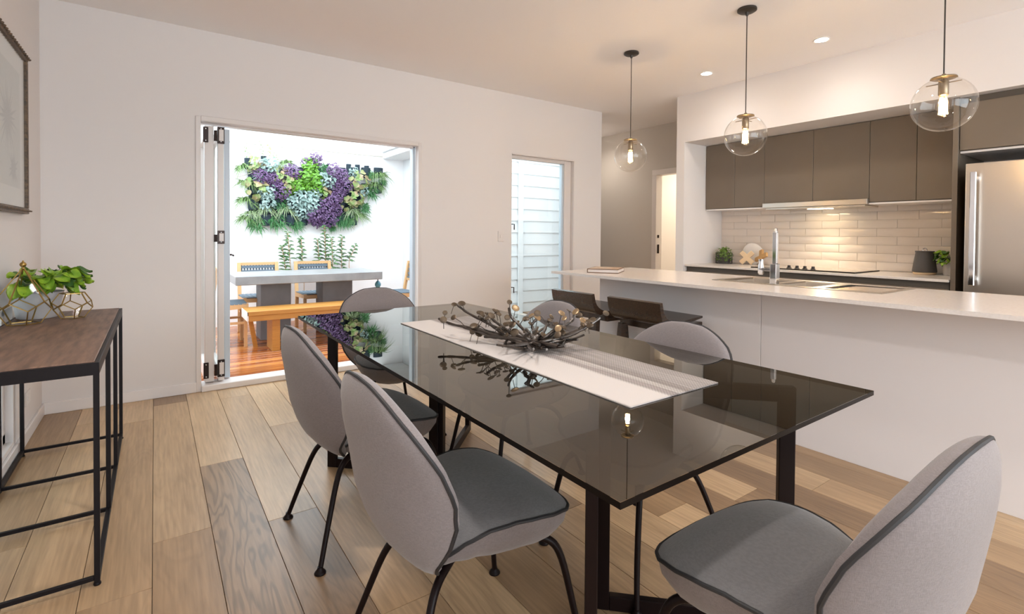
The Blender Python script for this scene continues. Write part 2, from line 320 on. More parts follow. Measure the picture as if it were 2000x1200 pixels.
def dup(root, loc=None, rz=None, label=None):
    c = root.copy(); C.collection.objects.link(c)
    if loc is not None: c.location = loc
    if rz is not None: c.rotation_euler.z = rz
    if label: c['label'] = label
    def rec(o, n_):
        for ch in list(o.children):
            if ch.get('_c'): continue
            k = ch.copy(); C.collection.objects.link(k); k.parent = n_; k['_c'] = 1; rec(ch, k)
    rec(root, c)
    def clr(o):
        if '_c' in o: del o['_c']
        for ch in o.children: clr(ch)
    clr(c); return c
def lerp(tab, x):
    if x <= tab[0][0]: return tab[0][1]
    for (a, b), (c, d_) in zip(tab, tab[1:]):
        if x <= c:
            t = (x-a)/(c-a); return b+(d_-b)*t
    return tab[-1][1]
def smooth_path(pts, n=8):
    """Catmull-Rom"""
    P = [Vector(p) for p in pts]; P = [P[0]*2-P[1]]+P+[P[-1]*2-P[-2]]; out = []
    for i in range(1, len(P)-2):
        for k in range(n):
            t = k/n; a, b, c, d_ = P[i-1], P[i], P[i+1], P[i+2]
            out.append(0.5*((2*b)+(c-a)*t+(2*a-5*b+4*c-d_)*t*t+(3*b-a-3*c+d_)*t**3))
    out.append(P[-2]); return out

# ------------------------------------------------------------------ room shell
XL, YB, ZC = -0.596, 4.385, 2.68
YO = YB+0.14
floor = struct('floor', MB().box(-0.75, -3.6, -0.10, 4.33, YB+0.10, -0.016).box(4.33, -3.6, -0.10, 8.2, 6.3, -0.016), 'grout')
pw, x, row = 0.193, -0.01-0.193*4, 0
joints = {4: 2.33, 5: 2.965, 6: 2.245, 7: 3.35, 3: 3.9}
TONES = {(4, 2.33): (0.75, 0.15), (4, 0.47): (0.45, 0.2), (5, 2.96): (0.9, 0.05), (5, 2.97): (0.9, 0.05), (5, 1.1): (0.12, 0.95), (5, 1.11): (0.12, 0.95), (6, 2.25): (0.8, 0.1), (6, 2.24): (0.8, 0.1), (6, 0.39): (0.15, 0.4), (6, 0.38): (0.15, 0.4), (7, 3.35): (0.85, 0.1), (7, 1.49): (0.5, 0.15), (3, 3.9): (0.85, 0.1), (3, 2.04): (0.42, 0.15), (3, 0.18): (0.35, 0.2)}  # plank tones; door-side ones also carry daylight glare in the colour
while x < 5.6:
    x0, x1 = max(x, XL-0.01), x+pw
    if x1-x0 > 0.02:
        yend = YB+0.02 if x0 < 4.43 else 6.25
        y = joints.get(row, 2.0+rnd.random()*1.8)
        while y > -3.4: y -= 1.86
        while y < yend:
            y0, y1 = max(y, -3.4), min(y+1.86, yend)
            if y1-y0 > 0.05:
                mb = MB().box(x0+0.0009, y0+0.0009, -0.016, x1-0.0009, y1-0.0009, 0)
                po = mb.build('plank', 'floor', floor, bevel=0.0008)
                tone = TONES.get((row, round(y0, 2))); tone = tone or (rnd.random()*0.9+0.05, 0.05+0.3*rnd.random()**3)
                po.color = (tone[0], tone[1], 0, 1)
            y += 1.86
    x += pw; row += 1
ceiling = struct('ceiling', MB().box(-0.75, -3.6, ZC, 4.33, YO, ZC+0.15).box(4.33, -3.6, ZC, 8.2, YO, ZC+0.15).add([(4.33, YO, ZC), (8.2, YO, ZC), (8.2, 6.4, ZC), (5.54, 6.4, ZC), (4.33, YO, ZC+0.15), (8.2, YO, ZC+0.15), (8.2, 6.4, ZC+0.15), (5.54, 6.4, ZC+0.15)], [(0,3,2,1),(4,5,6,7),(0,1,5,4),(1,2,6,5),(2,3,7,6),(3,0,4,7)]), 'ceil')
# left wall with a low window behind the console
wy0, wy1, wz0, wz1 = 2.2, 3.58, 0.10, 0.80
struct('wall_left', MB().box(XL-0.15, -2.6, 0, XL, wy0, ZC).box(XL-0.15, wy1, 0, XL, YB+0.15, ZC).box(XL-0.15, wy0, wz1, XL, wy1, ZC).box(XL-0.15, wy0, 0, XL, wy1, wz0).box(XL-0.15, -3.5, 2.3, XL, -2.6, ZC), 'wall')
w1 = struct('window_1', loc=(XL-0.06, (wy0+wy1)/2, wz0))
f1 = MB().box(XL-0.08, wy0, wz0, XL-0.03, wy0+0.05, wz1).box(XL-0.08, wy1-0.05, wz0, XL-0.03, wy1, wz1).box(XL-0.08, wy0, wz0, XL-0.03, wy1, wz0+0.05).box(XL-0.08, wy0, wz1-0.05, XL-0.03, wy1, wz1)
f1.build('window_frame', 'frame', w1, bevel=0.002)
MB().box(XL-0.06, wy0+0.05, wz0+0.05, XL-0.054, wy1-0.05, wz1-0.05).build('pane', 'pane', w1)
struct('trim_1', MB().box(XL-0.6, 1.6, -0.3, XL-0.5, 4.4, 1.3), 'board')   # pale fence beyond the low window
# back wall with the bifold opening and the tall window
dx0, dx1, dzt = 0.250, 2.050, 2.045
wx0, wx1, wzb, wzt = 3.10, 3.99, 0.06, 2.055
YO = YB+0.14
struct('wall_back', MB().box(XL-0.15, YB, 0, dx0, YO, ZC).box(dx0, YB, dzt, dx1, YO, ZC).box(dx1, YB, 0, wx0, YO, ZC).box(wx0, YB, wzt, wx1, YO, ZC).box(wx0, YB, 0, wx1, YO, wzb).box(wx1, YB, 0, 4.43, YO, ZC), 'wall')
hl = MB().add([(4.33, YO, 0), (4.43, YO, 0), (5.54, 6.25, 0), (5.42, 6.25, 0), (4.33, YO, ZC), (4.43, YO, ZC), (5.54, 6.25, ZC), (5.42, 6.25, ZC)], [(0,3,2,1),(4,5,6,7),(0,1,5,4),(1,2,6,5),(2,3,7,6),(3,0,4,7)])
struct('wall_hall_left', hl, 'wall')
struct('wall_hall_end', MB().box(5.42, 6.25, 0, 5.7, 6.35, ZC), 'hall_wall')
hx = 5.55; hy0, hy1, hzt = 3.72, 4.46, 2.02
struct('wall_hall_right', MB().box(hx, 3.43, 0, hx+0.1, hy0, ZC).box(hx, hy1, 0, hx+0.1, 6.3, ZC).box(hx, hy0, hzt, hx+0.1, hy1, ZC), 'hall_wall')
struct('wall_side_room', MB().box(hx+0.1, 3.3, 0, 8.0, 3.4, ZC).box(hx+0.1, 4.9, 0, 8.0, 5.0, ZC).box(7.9, 3.4, 0, 8.0, 4.9, ZC), 'wall')
d2 = struct('door_2', loc=(hx, (hy0+hy1)/2, 0))
fm = MB()
for a, b in ((hy1-0.012, hy1+0.06), (hy0-0.06, hy0+0.012)): fm.box(hx-0.014, a, 0, hx+0.11, b, hzt-0.012)
fm.box(hx-0.014, hy0-0.06, hzt-0.012, hx+0.11, hy1+0.06, hzt+0.06)
fm.build('door_frame', 'trim', d2, bevel=0.003)
MB().box(hx+0.02, hy1-0.022, 0.95, hx+0.05, hy1-0.012, 1.07).build('strike_plate', 'hinge', d2)
MB().box(hx+0.02, hy1-0.020, 1.16, hx+0.05, hy1-0.012, 1.20).build('lock_plate', 'hinge', d2)
# kitchen niche: bulkhead, stub wall, rear wall
KX, KB = 4.60, 5.31
struct('wall_bulkhead', MB().box(KX, -3.4, 2.182, KB+0.2, 3.33, ZC), 'wall', )
struct('wall_stub', MB().box(KX, 3.33, 0, hx+0.1, 3.43, ZC), 'wall')
wr = struct('wall_right', MB().box(KB, -3.4, 0, KB+0.2, 3.33, 2.182), 'wall')
struct('wall_right_front', MB().box(KX, -3.4, 0, KB, 0.10, 2.182), 'wall')
# rear of the room (behind the camera): wall with one broad window opening
struct('wall_rear', MB().box(-0.75, -3.5, 0, 0.0, -3.4, ZC).box(4.0, -3.5, 0, 5.5, -3.4, ZC).box(0.0, -3.5, 2.4, 4.0, -3.4, ZC).box(0.0, -3.5, 0, 4.0, -3.4, 0.25), 'wall')
# baseboards
struct('baseboard_left', MB().box(XL, -2.6, 0, XL+0.014, YB, 0.075), 'trim', bevel=0.003)
struct('baseboard_back', MB().box(XL, YB-0.014, 0, dx0-0.002, YB, 0.075).box(dx1+0.002, YB-0.014, 0, wx0-0.002, YB, 0.075).box(wx1+0.002, YB-0.014, 0, 4.43, YB, 0.075), 'trim', bevel=0.003)
struct('baseboard_hall', MB().box(hx-0.014, hy1+0.06, 0, hx, 6.2, 0.075), 'trim', bevel=0.003)
# splashback tiles: hand-made, slightly uneven
tz, tw, th = 0.89, 0.305, 0.0755
k = 0; rows = 8
struct_grout = MB().box(KB-0.004, 1.10, 0.885, KB+0.001, 3.33, 1.478).build('grout_bed', 'grout', wr)
tile_src = []
for i in range(6):
    t = MB(); P = []
    for a in range(7):
        P.append([(-0.009+0.0016*math.sin(a*1.1+i)*math.cos(b*0.9+i*2) + (0.004 if a in (0, 6) or b in (0, 4) else 0), (a/6-0.5)*(tw-0.003), (b/4-0.5)*(th-0.003)) for b in range(5)])
    t.grid(P); t.box(-0.005, -tw/2+0.0015, -th/2+0.0015, 0, tw/2-0.0015, th/2-0.0015)
    tile_src.append(t.mesh('tile', 'tile'))
for rr in range(rows):
    y = 3.33; first = tw/2 if rr % 2 else tw
    while y > 1.10:
        wdt = first if y == 3.33 else tw
        wdt = min(wdt, y-1.10)
        if wdt > 0.02:
            o = bpy.data.objects.new('tile', tile_src[rnd.randrange(6)]); C.collection.objects.link(o); o.parent = wr
            zh = th if rr < 7 else 0.590-7*th
            o.location = (KB-0.003, y-wdt/2, tz+rr*th+zh/2); o.scale = (1, wdt/tw, zh/th)
            o.rotation_euler = (0, rnd.uniform(-0.018, 0.018), rnd.uniform(-0.006, 0.006))
        y -= wdt
        first = tw

# window 2 (tall window to the right of the bifold doors)
w2 = struct('window_2', loc=((wx0+wx1)/2, YB+0.08, wzb))
yf0, yf1 = YB+0.05, YB+0.11
fm = MB().box(wx0, yf0, wzb, wx0+0.03, yf1, wzt).box(wx1-0.11, yf0, wzb, wx1, yf1, wzt).box(wx0+0.03, yf0, wzt-0.045, wx1-0.11, yf1, wzt).box(wx0+0.03, yf0, wzb, wx1-0.11, yf1, wzb+0.05)
fm.build('window_frame', 'frame', w2, bevel=0.003)
MB().box(wx1-0.135, yf0+0.012, wzb+0.05, wx1-0.11, yf1, wzt-0.045).build('sash_stile', 'framecool', w2, bevel=0.002)
MB().box(wx0+0.03, YB+0.078, wzb+0.05, wx1-0.135, YB+0.084, wzt-0.045).build('pane', 'pane', w2)
for z in (1.30, 0.62): MB().tube([(wx0+0.03, YB+0.045, z), (wx0+0.05, YB+0.02, z), (wx0+0.05, YB+0.02, z-0.06)], 0.006).build('latch', 'hinge', w2)
# trims standing a little proud round the openings
struct('trim_2', MB().box(dx0-0.004, YB-0.012, 0, dx0+0.03, YB+0.06, dzt).box(dx1-0.03, YB-0.012, 0, dx1+0.004, YB+0.06, dzt).box(dx0+0.03, YB-0.012, dzt-0.035, dx1-0.03, YB+0.06, dzt+0.004), 'frame', bevel=0.004)
struct('trim_3', MB().box(wx0-0.003, YB-0.006, wzt-0.012, wx1+0.003, YB+0.05, wzt+0.003).box(wx1-0.012, YB-0.006, wzb, wx1+0.003, YB+0.05, wzt-0.012), 'frame', bevel=0.002)
# switch plates
t = thing('light_switch', 'small white switch plate on the wall between the bifold doors and the tall window', 'switch', (2.962, YB-0.01, 1.13))
MB().box(2.925, YB-0.008, 1.115, 2.998, YB, 1.225).build('plate', 'plastic', t, bevel=0.002)
MB().box(2.95, YB-0.013, 1.155, 2.972, YB-0.008, 1.185).build('rocker', 'trim', t, bevel=0.001)
t = thing('power_outlet', 'small white outlet plate low on the left wall behind the console legs', 'outlet', (XL+0.01, 3.92, 0.22))
MB().box(XL, 3.86, 0.20, XL+0.008, 3.98, 0.275).build('plate', 'plastic', t, bevel=0.002)
MB().box(XL+0.008, 3.89, 0.225, XL+0.010, 3.95, 0.25).build('socket_face', 'trim', t)

# bifold door stack
d1 = struct('door_1', loc=(dx0+0.1, YB+0.1, 0))
MB().box(dx0+0.03, YB-0.03, 0, dx1-0.03, YB+0.13, 0.045).build('threshold', 'trim', d1, bevel=0.004)
MB().box(dx0+0.03, YB+0.06, 2.0, dx1-0.03, YB+0.13, dzt).build('head_track', 'frame', d1, bevel=0.003)
MB().box(dx1-0.055, YB+0.06, 0, dx1-0.03, YB+0.13, dzt).build('jamb', 'framecool', d1, bevel=0.003)
def leaf(x0, x1, y0, y1, ang=0.0, m='frame'):
    """a door leaf seen edge-on; local frame: runs along +y from its near stile"""
    o = bpy.data.objects.new('door_leaf', None)
    zb, zt = 0.055, 1.985; t_ = x1-x0; L_ = y1-y0
    mb = MB().box(0, 0, zb, t_, 0.07, zt).box(0, L_-0.07, zb, t_, L_, zt).box(0, 0.07, zb, t_, L_-0.07, zb+0.10).box(0, 0.07, zt-0.08, t_, L_-0.07, zt)
    me = mb.mesh('door_leaf', m, bevel=0.002)
    o = bpy.data.objects.new('door_leaf', me); C.collection.objects.link(o); o.parent = d1
    o.location = Vector((x0, y0, 0))-wloc(d1); o.rotation_euler.z = -ang
    g = MB().box(t_/2-0.003, 0.07, zb+0.10, t_/2+0.003, L_-0.07, zt-0.08).mesh('pane', 'pane')
    p = bpy.data.objects.new('pane', g); C.collection.objects.link(p); p.parent = o
    return o
Yd = YB+0.03
leaf(0.306, 0.365, Yd, Yd+0.66)
leaf(0.392, 0.432, Yd, Yd+0.66)
lf = leaf(0.440, 0.478, Yd+0.06, Yd+0.72, 0.06, 'framecool')
hd = MB().tube([(0.038, 0.63, 0.99), (0.085, 0.63, 0.99), (0.09, 0.56, 0.985)], 0.008).box(0.036, 0.61, 0.86, 0.043, 0.65, 1.02)
hd.build('door_handle', 'hinge', lf, world=False)
def hinge(x0, x1, z0, z1, kind):
    y_ = Yd-0.012
    o = MB().box(x0, y_, z0, x1, y_+0.012, z1).build('hinge', 'hinge', d1, bevel=0.002)
    if kind:
        MB().box(x0+0.012, y_-0.002, z0+0.02, x1-0.006, y_+0.001, z1-0.02).build('hinge_plate', 'frame', o)
        MB().tube([(x0-0.012, y_, z0+0.015), (x0-0.012, y_, z1-0.03)], 0.011, 10).build('hinge_barrel', 'hinge', o)
    for z in (z0+0.014, z1-0.014):
        MB().lathe(((x0+x1)/2, y_-0.002, z), [(0.004, -0.004), (0.005, 0), (0.004, 0.004)], 8).build('screw', 'chrome', o)
for z0, z1 in ((1.86, 1.975), (0.085, 0.205)):
    hinge(0.296, 0.330, z0, z1, False); hinge(0.388, 0.436, z0, z1+0.01, True)
hinge(0.388, 0.436, 1.10, 1.20, True)

# ------------------------------------------------------------------ courtyard
ZD = -0.035
deck = struct('floor_deck', MB().box(-1.5, YO, ZD-0.14, 4.32, 7.6, ZD-0.03), 'pocket')
y = YO+0.004
while y < 7.5:
    for xa, xb in ((-1.4, 1.9), (1.9, 3.9)):
        MB().box(xa+0.002, y, ZD-0.03, xb-0.002, min(y+0.085, 7.5), ZD).build('deck_board', rnd.choice(('deck', 'deck_red', 'deck_pale')), deck, bevel=0.005)
    y += 0.092
YG = 7.5
struct('wall_garden', MB().box(-2.5, YG, ZD-0.1, 3.20, YG+0.15, 2.37), 'render')
struct('trim_4', MB().box(-2.5, YG-0.01, 2.37, 3.20, YG+0.16, 2.385), 'wire')
CY_ = 6.26
wb = struct('wall_cladding', MB().box(4.15, CY_, ZD-0.1, 5.42, CY_+0.1, 3.0).box(3.20, CY_+0.1, ZD-0.1, 4.15, CY_+0.2, 3.0).box(3.20, CY_+0.2, ZD-0.1, 3.30, 7.65, 3.0), 'board')
z = ZD
while z < 2.95:
    m_ = MB().add([(4.15, CY_-0.017, z), (5.41, CY_-0.017, z), (5.41, CY_-0.004, z+0.180), (4.15, CY_-0.004, z+0.180), (4.15, CY_+0.002, z), (5.41, CY_+0.002, z), (5.41, CY_+0.002, z+0.180), (4.15, CY_+0.002, z+0.180)],
        [(0,1,2,3), (4,7,6,5), (0,4,5,1), (3,2,6,7), (0,3,7,4), (1,5,6,2)])
    m_.build('weatherboard', 'board', wb); z += 0.180
MB().box(4.53, CY_-0.045, ZD, 4.62, CY_-0.022, 2.95).build('corner_board', 'board', wb, bevel=0.003)
# white fascia and gutter over the right side of the court
struct('trim_5', MB().box(2.86, 6.0, 2.34, 3.19, 7.49, 2.43).box(2.82, 5.98, 2.431, 3.19, 7.49, 2.52), 'board', bevel=0.006)
# pale house wall standing past the garden wall
hw = struct('wall_beyond', MB().box(-3.5, 9.2, -0.1, 5.5, 9.4, 2.95), 'board')
for i in range(6): MB().box(-3.4+1.5*i, 9.18, -0.1, -3.39+1.5*i, 9.2, 2.95).build('joint_strip', 'wire', hw)
struct('wall_court_left', MB().box(-1.55, YO, ZD-0.1, -1.42, 7.5, 2.2), 'render')
def cable(name, pts, label):
    o = MB().tube(smooth_path(pts, 6), 0.004, 5).build(name, 'wire'); tag(o, label, 'cable')
cable('cable', [PX(440, 352, 'y', 7.42), PX(485, 340, 'y', 7.40), PX(520, 324, 'y', 7.40)], 'thin wire crossing the garden wall at the left end of the living wall')
cable('cable', [PX(580, 268, 'y', 7.9), PX(565, 290, 'y', 7.75), PX(550, 303, 'y', 7.48)], 'thin wire running up over the top of the garden wall')

# living wall
gx0, gx1 = 0.90, 2.90
GL = thing('living_wall', 'living wall of purple, silver and green plants hung on the white garden wall', 'living wall', (1.9, YG, 1.25))
def blade(mb, base, dirv, L_, wd, droop, n=4):
    dirv = Vector(dirv).normalized(); sd = dirv.cross(Vector((0, -1, 0.001)))
    if sd.length < 0.1: sd = Vector((1, 0, 0))
    sd.normalize(); L0, R0 = [], []; p = Vector(base)
    for i in range(n+1):
        t = i/n; q = p+dirv*L_*t+Vector((0, 0, -droop*L_*t*t)); w_ = wd*(1-t)**0.7*(0.6+0.8*min(t*3, 1)) if i < n else 0.0005
        L0.append(q-sd*w_/2); R0.append(q+sd*w_/2)
    mb.grid([L0, R0])
def leafquad(mb, c, nrm, up, L_, wd, cup=0.15):
    """pointed oval leaf, folded slightly on its midrib"""
    nrm = Vector(nrm).normalized(); up = Vector(up); up = (up-nrm*up.dot(nrm)).normalized(); sd = up.cross(nrm); c = Vector(c)
    vs = [c]; 
    for t, w_ in ((0.25, 0.8), (0.55, 1.0), (0.82, 0.55)):
        vs += [c+up*L_*t-sd*wd/2*w_+nrm*cup*wd*w_, c+up*L_*t-nrm*0.0, c+up*L_*t+sd*wd/2*w_+nrm*cup*wd*w_]
    vs.append(c+up*L_-nrm*cup*L_*0.5)
    mb.add(vs, [(0,2,1),(0,3,2),(1,2,5,4),(2,3,6,5),(4,5,8,7),(5,6,9,8),(7,8,10),(8,9,10)], True)
def rdir(r_, yb=-1.0, spread=1.0):
    return Vector((r_.uniform(-1, 1)*spread, yb*r_.uniform(0.3, 1.0), r_.uniform(-1, 1)*spread)).normalized()
def clump(kind, r_):
    mb = MB()
    if kind in ('grass1', 'grass2'):
        for i in range(95):
            a = r_.uniform(-1.5, 1.5); d_ = (math.sin(a), -r_.uniform(0.35, 0.8), math.cos(a)*0.8); blade(mb, (r_.uniform(-.03,.03), 0, 0.02), d_, r_.uniform(0.11, 0.21), 0.009, r_.uniform(0.6, 1.5))
    elif kind == 'fernm':
        for i in range(120):
            d_ = rdir(r_); blade(mb, (r_.uniform(-.08,.08), -0.03, r_.uniform(-.07,.07)), d_, r_.uniform(0.06, 0.12), 0.013, 0.6, 3)
    else:
        n_, L_, W_ = {'purple': (170, 0.034, 0.022), 'silver': (62, 0.066, 0.030), 'bright': (72, 0.056, 0.042), 'begonia': (26, 0.085, 0.078)}[kind]
        for i in range(n_):
            rad = 0.115*math.sqrt(r_.random()); a = r_.uniform(0, 2*PI); px_, pz_ = rad*math.cos(a), rad*math.sin(a)
            dep = -0.03-0.10*(1-(rad/0.125)**2)-r_.uniform(0, 0.03)
            nr = Vector((px_*5+r_.uniform(-.5,.5), -1+r_.uniform(-.2,.5), pz_*5+0.35+r_.uniform(-.5,.5)))
            up = Vector((px_*4+r_.uniform(-.6,.6), -0.2, pz_*4-0.3+r_.uniform(-.6,.6))) if rad > 0.02 else Vector((r_.uniform(-1,1), 0, r_.uniform(-1,1)))
            s_ = r_.uniform(0.7, 1.2); leafquad(mb, (px_, dep, pz_), nr, up, L_*s_, W_*s_)
    return mb
KM = {'grass1': 'grass1', 'grass2': 'grass2', 'fernm': 'fernm', 'purple': 'purple', 'silver': 'silver', 'bright': 'bright', 'begonia': 'begonia'}
KN = {'grass1': 'grass_tuft', 'grass2': 'variegated_grass_tuft', 'fernm': 'fern', 'purple': 'purple_foliage', 'silver': 'silver_foliage', 'bright': 'green_foliage', 'begonia': 'broad_leaf_foliage'}
src = {}
r5 = random.Random(11)
for k_ in KM: src[k_] = [clump(k_, r5).mesh(KN[k_], KM[k_]) for _ in range(3)]
spots = [  # u, v in the photograph, kind, size
 (478,330,'grass1',1),(482,360,'grass1',1),(480,395,'grass1',1),(490,420,'grass2',1.05),(478,430,'grass1',.9),(520,412,'grass2',1.1),(560,412,'grass2',1.15),(500,435,'fernm',1),(540,432,'fernm',1),(580,438,'fernm',.8),
 (500,322,'begonia',.7),(525,322,'silver',.95),(512,345,'purple',1.0),(535,350,'purple',.9),(548,372,'purple',1.1),(545,342,'begonia',.8),(500,368,'begonia',1.0),(522,372,'silver',1.0),(520,392,'silver',.9),(505,345,'silver',.6),
 (570,338,'purple',1.05),(560,320,'grass1',.8),(565,355,'begonia',.95),(580,362,'bright',.95),(600,340,'bright',1.1),(612,350,'bright',1.0),(605,322,'bright',.9),(615,312,'purple',.8),(632,330,'fernm',.9),(598,318,'purple',.6),
 (590,385,'silver',1.0),(605,395,'silver',1.15),(575,395,'silver',.9),(590,412,'silver',.9),(612,378,'silver',.8),(638,352,'silver',1.0),(628,372,'begonia',.85),(618,365,'bright',.8),
 (650,335,'purple',1.0),(665,345,'purple',1.0),(672,362,'purple',1.05),(655,362,'purple',.9),(648,392,'purple',1.0),(660,380,'purple',.9),(635,405,'purple',1.1),(615,418,'purple',1.15),(640,425,'purple',1.1),(655,410,'purple',.8),(622,432,'purple',.8),
 (690,335,'silver',.7),(698,352,'begonia',1.05),(708,372,'silver',.7),(690,385,'begonia',1.0),(675,398,'begonia',.7),(722,340,'fernm',.7),(740,345,'grass1',1.1),(735,365,'grass1',1.0),(725,375,'fernm',.9),(748,355,'fernm',.6),
 (690,415,'grass2',1.15),(700,425,'grass1',1.0),(678,430,'fernm',.9),(712,405,'fernm',.8),(668,432,'fernm',.8),(545,395,'fernm',.8),(600,362,'bright',.8),(560,375,'bright',.7),(650,445,'fernm',.5)]
for u, v, k_, s_ in spots:
    if k_ == 'grass1': s_ *= 1.2
    p = PX(u, v, 'y', YG-0.08); p.y = YG-0.04
    inst(src[k_][rnd.randrange(3)], GL, p-wloc(GL), (0, rnd.uniform(-.5, .5), 0), (s_, s_, s_), KN[k_]) if k_ not in ('grass1', 'grass2') else inst(src[k_][rnd.randrange(3)], GL, p-wloc(GL), (0, rnd.uniform(-.2, .2), 0), (s_*rnd.choice((-1, 1)), s_, s_), KN[k_])
pk = MB().lathe((0, 0, 0), [(0.02, -0.09), (0.055, -0.08), (0.07, 0.0), (0.072, 0.06), (0.066, 0.06)], 14).mesh('planter_pocket', 'pocket')
for i in range(11):
    for j in range(4):
        u = 494+i*24.5; v = 336+j*31
        if i > 8 and j > 1: continue
        p = PX(u, v, 'y', YG-0.05); p.y = YG-0.05
        inst(pk, GL, p-wloc(GL), (0, 0, 0), (1, 0.6, 1), 'planter_pocket')
for u, v in ((698, 330), (716, 332), (483, 318), (681, 329), (515, 314)):   # empty felt pockets sticking up
    p = PX(u, v, 'y', YG-0.06); inst(pk, GL, p-wloc(GL), (0, 0, 0), (0.5, 0.5, 1), 'planter_pocket')
p0, p1 = PX(486, 340, 'y', YG-0.02), PX(742, 428, 'y', YG-0.02)
MB().box(p0.x, YG-0.03, p1.z+0.02, PX(704, 400, 'y', YG-0.02).x, YG, p0.z-0.04).build('backing_felt', 'pocket', GL)
# wispy flower stems above the top edge
for (u0, v0, u1, v1, kk) in ((490, 318, 480, 288, 'grass1'), (515, 316, 508, 278, 'grass1'), (525, 320, 526, 284, 'leaf'), (545, 318, 536, 300, 'grass1'), (607, 318, 612, 303, 'purple'), (620, 316, 628, 305, 'purple'), (600, 318, 600, 310, 'purple')):
    a, b = PX(u0, v0, 'y', YG-0.12), PX(u1, v1, 'y', YG-0.16); mb = MB().tube([a, (a+b)/2+Vector((0.01, 0, 0)), b], 0.0015, 4)
    for i in range(9):
        c = a.lerp(b, 0.35+0.65*i/8)+Vector((rnd.uniform(-.02, .02), rnd.uniform(-.02, .02), 0)); leafquad(mb, c, (rnd.uniform(-1, 1), -1, 0.5), (rnd.uniform(-1, 1), 0, rnd.uniform(-.5, 1)), 0.03, 0.016)
    mb.build('flower_stem', kk, GL)

# young shrubs against the garden wall
def shrub(u0, v0, u1, v1, label, dense=1.0, y=7.22):
    a = PX(u0, v0, 'y', y); b = PX(u1, v1, 'y', y); base = Vector((a.x+(a.x-b.x)*0.3, y, ZD)); t = thing('shrub', label, 'shrub', base)
    pts = smooth_path([base, a.lerp(base, 0.3)+Vector((0.01, 0, 0)), a, (a+b)/2, b], 5)
    MB().tube(pts, 0.004, 5).build('stem', 'tanwood', t)
    mb = MB(); n_ = int(15*dense)
    for i in range(n_):
        c = a.lerp(b, i/(n_-1)) if i else a; 
        for sgn in (-1, 1):
            ang = i*1.57+rnd.uniform(-.5, .5); dr = Vector((math.cos(ang)*sgn, math.sin(ang)*sgn*0.7, 0.35+rnd.uniform(-.1, .4)))
            leafquad(mb, c, (0.1, -0.4, 1), dr, rnd.uniform(0.07, 0.10)*(1.15-0.5*i/n_), 0.045, 0.2)
    o = mb.build('foliage', 'shrub', t); o['kind'] = 'stuff'
shrub(558, 528, 551, 482, 'leafy green shrub stem, leftmost behind the concrete table'); shrub(566, 505, 562, 455, 'leafy green shrub stem, second from the left behind the concrete table', 0.9)
shrub(592, 528, 588, 464, 'leafy green shrub stem behind the back of the middle outdoor chair', 1.2); shrub(624, 520, 620, 468, 'leafy green shrub stem left of the tallest one', 1.0)
shrub(636, 520, 634, 442, 'tallest leafy green shrub stem behind the concrete table', 1.6); shrub(650, 525, 648, 465, 'leafy green shrub stem just right of the tallest one', 1.0, 7.12)
shrub(667, 525, 668, 462, 'leafy green shrub stem, second from the right behind the concrete table', 1.2); shrub(682, 510, 695, 478, 'thin leaning shrub stem, rightmost behind the concrete table', 0.7)

# concrete outdoor table
ox0, ox1, oy0, oy1, ozt = 0.682, 2.262, 5.91, 6.68, 0.73
t = thing('outdoor_table', 'grey concrete outdoor table with slab legs on the timber deck', 'table', ((ox0+ox1)/2, 6.3, ZD))
MB().box(ox0, oy0, ozt-0.095, ox1, oy1, ozt).build('tabletop', 'concrete', t, bevel=0.006)
MB().box(0.98, 6.30, ZD, 1.30, 6.62, ozt-0.095).build('leg', 'concrete2', t, bevel=0.004)
MB().box(1.66, 6.30, ZD, 2.02, 6.62, ozt-0.095).build('leg', 'concrete2', t, bevel=0.004)
# teak bench
t = thing('bench', 'orange teak bench in front of the grey concrete outdoor table', 'bench', (1.5, 5.8, ZD))
bt = PX(483, 610, 'y', 5.60)
bx0, bx1, bz = bt.x, 2.30, bt.z
for i in range(4): MB().box(bx0, 5.60+i*0.096, bz-0.045, bx1, 5.60+i*0.096+0.092, bz).build('slat', 'teak', t, bevel=0.003)
MB().box(bx0+0.01, 5.605, bz-0.10, bx1-0.01, 5.635, bz-0.045).box(bx0+0.01, 5.95, bz-0.10, bx1-0.01, 5.98, bz-0.045).build('rail', 'teak', t, bevel=0.002)
MB().box(bx0-0.004, 5.60, bz-0.095, bx0+0.012, 5.98, bz-0.003).build('end_cap', 'trim', t, bevel=0.002)
for xx in (0.985, 2.0): MB().box(xx, 5.64, ZD, xx+0.075, 5.95, bz-0.046).build('leg', 'teak', t, bevel=0.003)
MB().bar((bx0+0.07, 5.96, bz-0.09), (bx0+0.13, 5.99, ZD), 0.07, 0.04).build('brace', 'teak', t)

